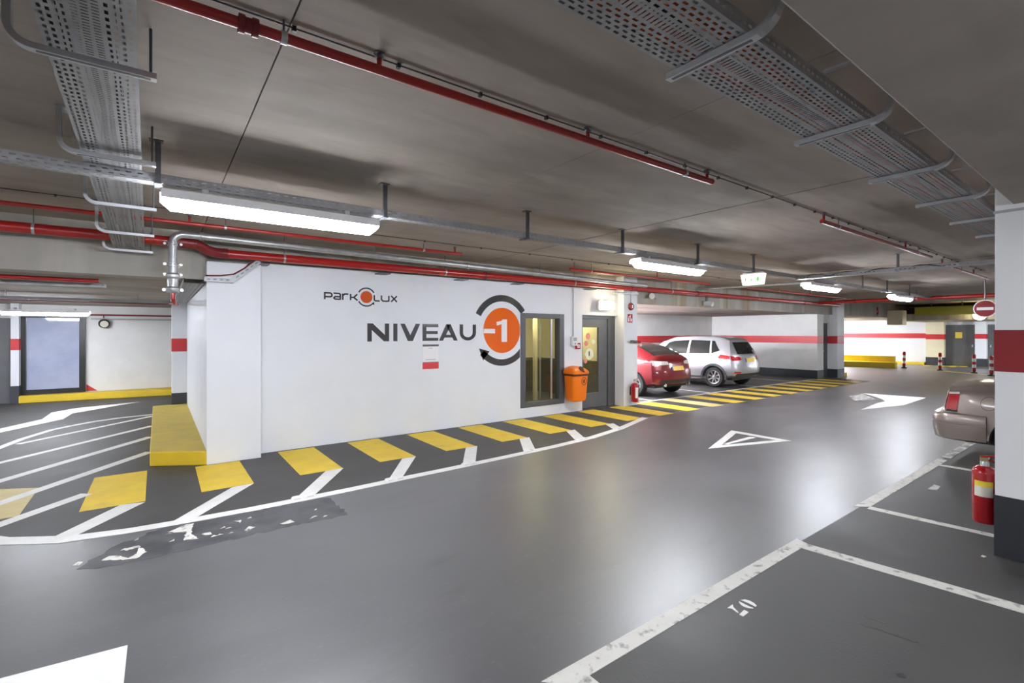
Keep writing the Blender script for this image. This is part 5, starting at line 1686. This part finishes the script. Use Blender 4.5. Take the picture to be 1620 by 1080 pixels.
rv.rear_patch([(-0.26, 0.70), (0.26, 0.70), (0.26, 0.81), (-0.26, 0.81)], 0.016).build('number_plate', 'plate_yellow', rc, local=True)
rv.rear_patch([(-0.26, 0.70), (-0.21, 0.70), (-0.21, 0.81), (-0.26, 0.81)], 0.018).build('plate_strip', 'plate_blue', rc, local=True)
rv.rear_patch([(-0.70, 0.37), (0.70, 0.37), (0.66, 0.46), (-0.66, 0.46)], 0.010).build('bumper_insert', 'car_trim', rc, local=True, smooth=True)
for sgn in (-1, 1):
    MB().box(min(sgn * 0.86, sgn * 1.02), max(sgn * 0.86, sgn * 1.02), 2.55, 2.65, 0.90, 1.02).build('wing_mirror', 'car_red', rc, local=True, bevel=0.02)

# taupe saloon behind the near pillar, tail toward the aisle
tv = Car([(0.0, 0.36, 0.66, 0.80, 0.66, 0.90, 0.77, 0.99, 0.66), (0.25, 0.30, 0.74, 0.835, 0.66, 0.92, 0.79, 1.035, 0.66), (0.8, 0.24, 0.78, 0.85, 0.64, 0.93, 0.80, 1.07, 0.66), (1.15, 0.22, 0.78, 0.85, 0.62, 0.93, 0.80, 1.12, 0.62),
          (1.7, 0.2, 0.78, 0.85, 0.60, 0.93, 0.80, 1.38, 0.55), (2.2, 0.2, 0.78, 0.85, 0.60, 0.92, 0.80, 1.43, 0.56), (2.8, 0.2, 0.78, 0.85, 0.60, 0.90, 0.80, 1.40, 0.55), (3.4, 0.2, 0.78, 0.85, 0.58, 0.88, 0.79, 1.06, 0.62),
          (3.8, 0.22, 0.76, 0.84, 0.56, 0.84, 0.77, 0.93, 0.62), (4.35, 0.25, 0.70, 0.81, 0.52, 0.74, 0.75, 0.82, 0.6), (4.5, 0.3, 0.6, 0.76, 0.48, 0.64, 0.70, 0.70, 0.56)],
         [(0.36, 0.0), (0.70, 0.0), (0.95, 0.05), (1.05, 0.12)], 0.10, 0.85)
tc_ = thing('parked_car', 'taupe saloon parked behind the large pillar with its tail toward the aisle', 'car', (9.36, 1.80, 0), PI)
car_body(tc_, tv, 'car_taupe', (0.86, 3.6), 0.36, 0.66)
for sgn in (-1, 1):
    for nm_, cc in (('rear_door_window', [(1.35, 4.15), (2.05, 4.12), (2.05, 4.86), (1.72, 4.86)]), ('front_door_window', [(2.12, 4.12), (3.15, 4.12), (2.75, 4.86), (2.12, 4.86)])):
        tv.side_patch(cc, sgn, 0.004).build(nm_, 'car_glass', tc_, local=True, smooth=True)
    tv.side_patch([(-0.0, 3.05), (0.12, 3.05), (0.115, 3.86), (0.0, 3.86)], sgn, 0.008).build('tail_light', 'tail_red', tc_, local=True, smooth=True)
    tv.side_patch([(-0.0, 3.86), (0.115, 3.86), (0.11, 4.0), (0.0, 4.0)], sgn, 0.009).build('reversing_light', 'tail_clear_glare', tc_, local=True, smooth=True)
    tv.side_patch([(0.0, 2.93), (0.125, 2.93), (0.122, 3.06), (0.0, 3.06)], sgn, 0.009).build('lamp_trim', 'black', tc_, local=True, smooth=True)
    tv.rear_patch([(sgn * 0.80, 0.66), (sgn * 0.45, 0.66), (sgn * 0.45, 0.88), (sgn * 0.78, 0.88)], 0.010).build('tail_light', 'tail_red', tc_, local=True, smooth=True)
    for y in (0.86, 3.6):
        wheel(tc_, sgn * 0.75, y, 0.31, 0.19, 10, sgn)
tv.rear_patch([(-0.26, 0.68), (0.26, 0.68), (0.26, 0.79), (-0.26, 0.79)], 0.016).build('number_plate', 'plate_yellow', tc_, local=True)
tv.top_patch(1.18, 1.68, 5.25, 0.004).build('rear_window', 'car_glass', tc_, local=True, smooth=True)
tv.top_patch(2.85, 3.4, 5.3, 0.004).build('windscreen', 'car_glass', tc_, local=True, smooth=True)
# wrap-around bumper
bp = [(-0.87, 0.48), (-0.875, 0.10), (-0.84, 0.0), (-0.74, -0.07), (-0.4, -0.10), (0.4, -0.10), (0.74, -0.07), (0.84, 0.0), (0.875, 0.10), (0.87, 0.48)]


def inset(p, d):
    return [(x * (1 - d), y + d * 0.7) if y < 0.3 else (x * (1 - d), y) for x, y in p]


rings_ = []
for z, d in ((0.27, 0.07), (0.29, 0.035), (0.40, 0.008), (0.49, 0.0), (0.495, 0.012), (0.51, 0.012), (0.515, 0.0), (0.58, 0.0), (0.62, 0.02), (0.635, 0.06)):
    rings_.append([(x, y, z) for x, y in inset(bp, d)])
loft(rings_).build('bumper', 'car_taupe', tc_, local=True, smooth=True)
b = MB()
for k in range(28):
    a0, a1 = 2 * PI * k / 28, 2 * PI * (k + 1) / 28
    q4 = []
    for r, a in ((0.088, a0), (0.088, a1), (0.083, a1), (0.083, a0)):
        y, z = 0.44 + r * math.cos(a), 0.79 + r * math.sin(a)
        best = None
        vv = 2.6
        while vv < 4.6:
            p = tv.S(y, vv)
            if best is None or abs(p.z - z) < best[0]:
                best = (abs(p.z - z), p)
            vv += 0.02
        p = tv.D(best[1])
        q4.append((p.x + 0.003, p.y, z))
    b.face(q4)
b.build('fuel_flap', 'black', tc_, local=True)
MB().tube([(0.55, 0.1, 0.27), (0.55, 0.9, 0.25)], 0.03, 10).build('exhaust_pipe', 'dark_steel', tc_, local=True, smooth=True)
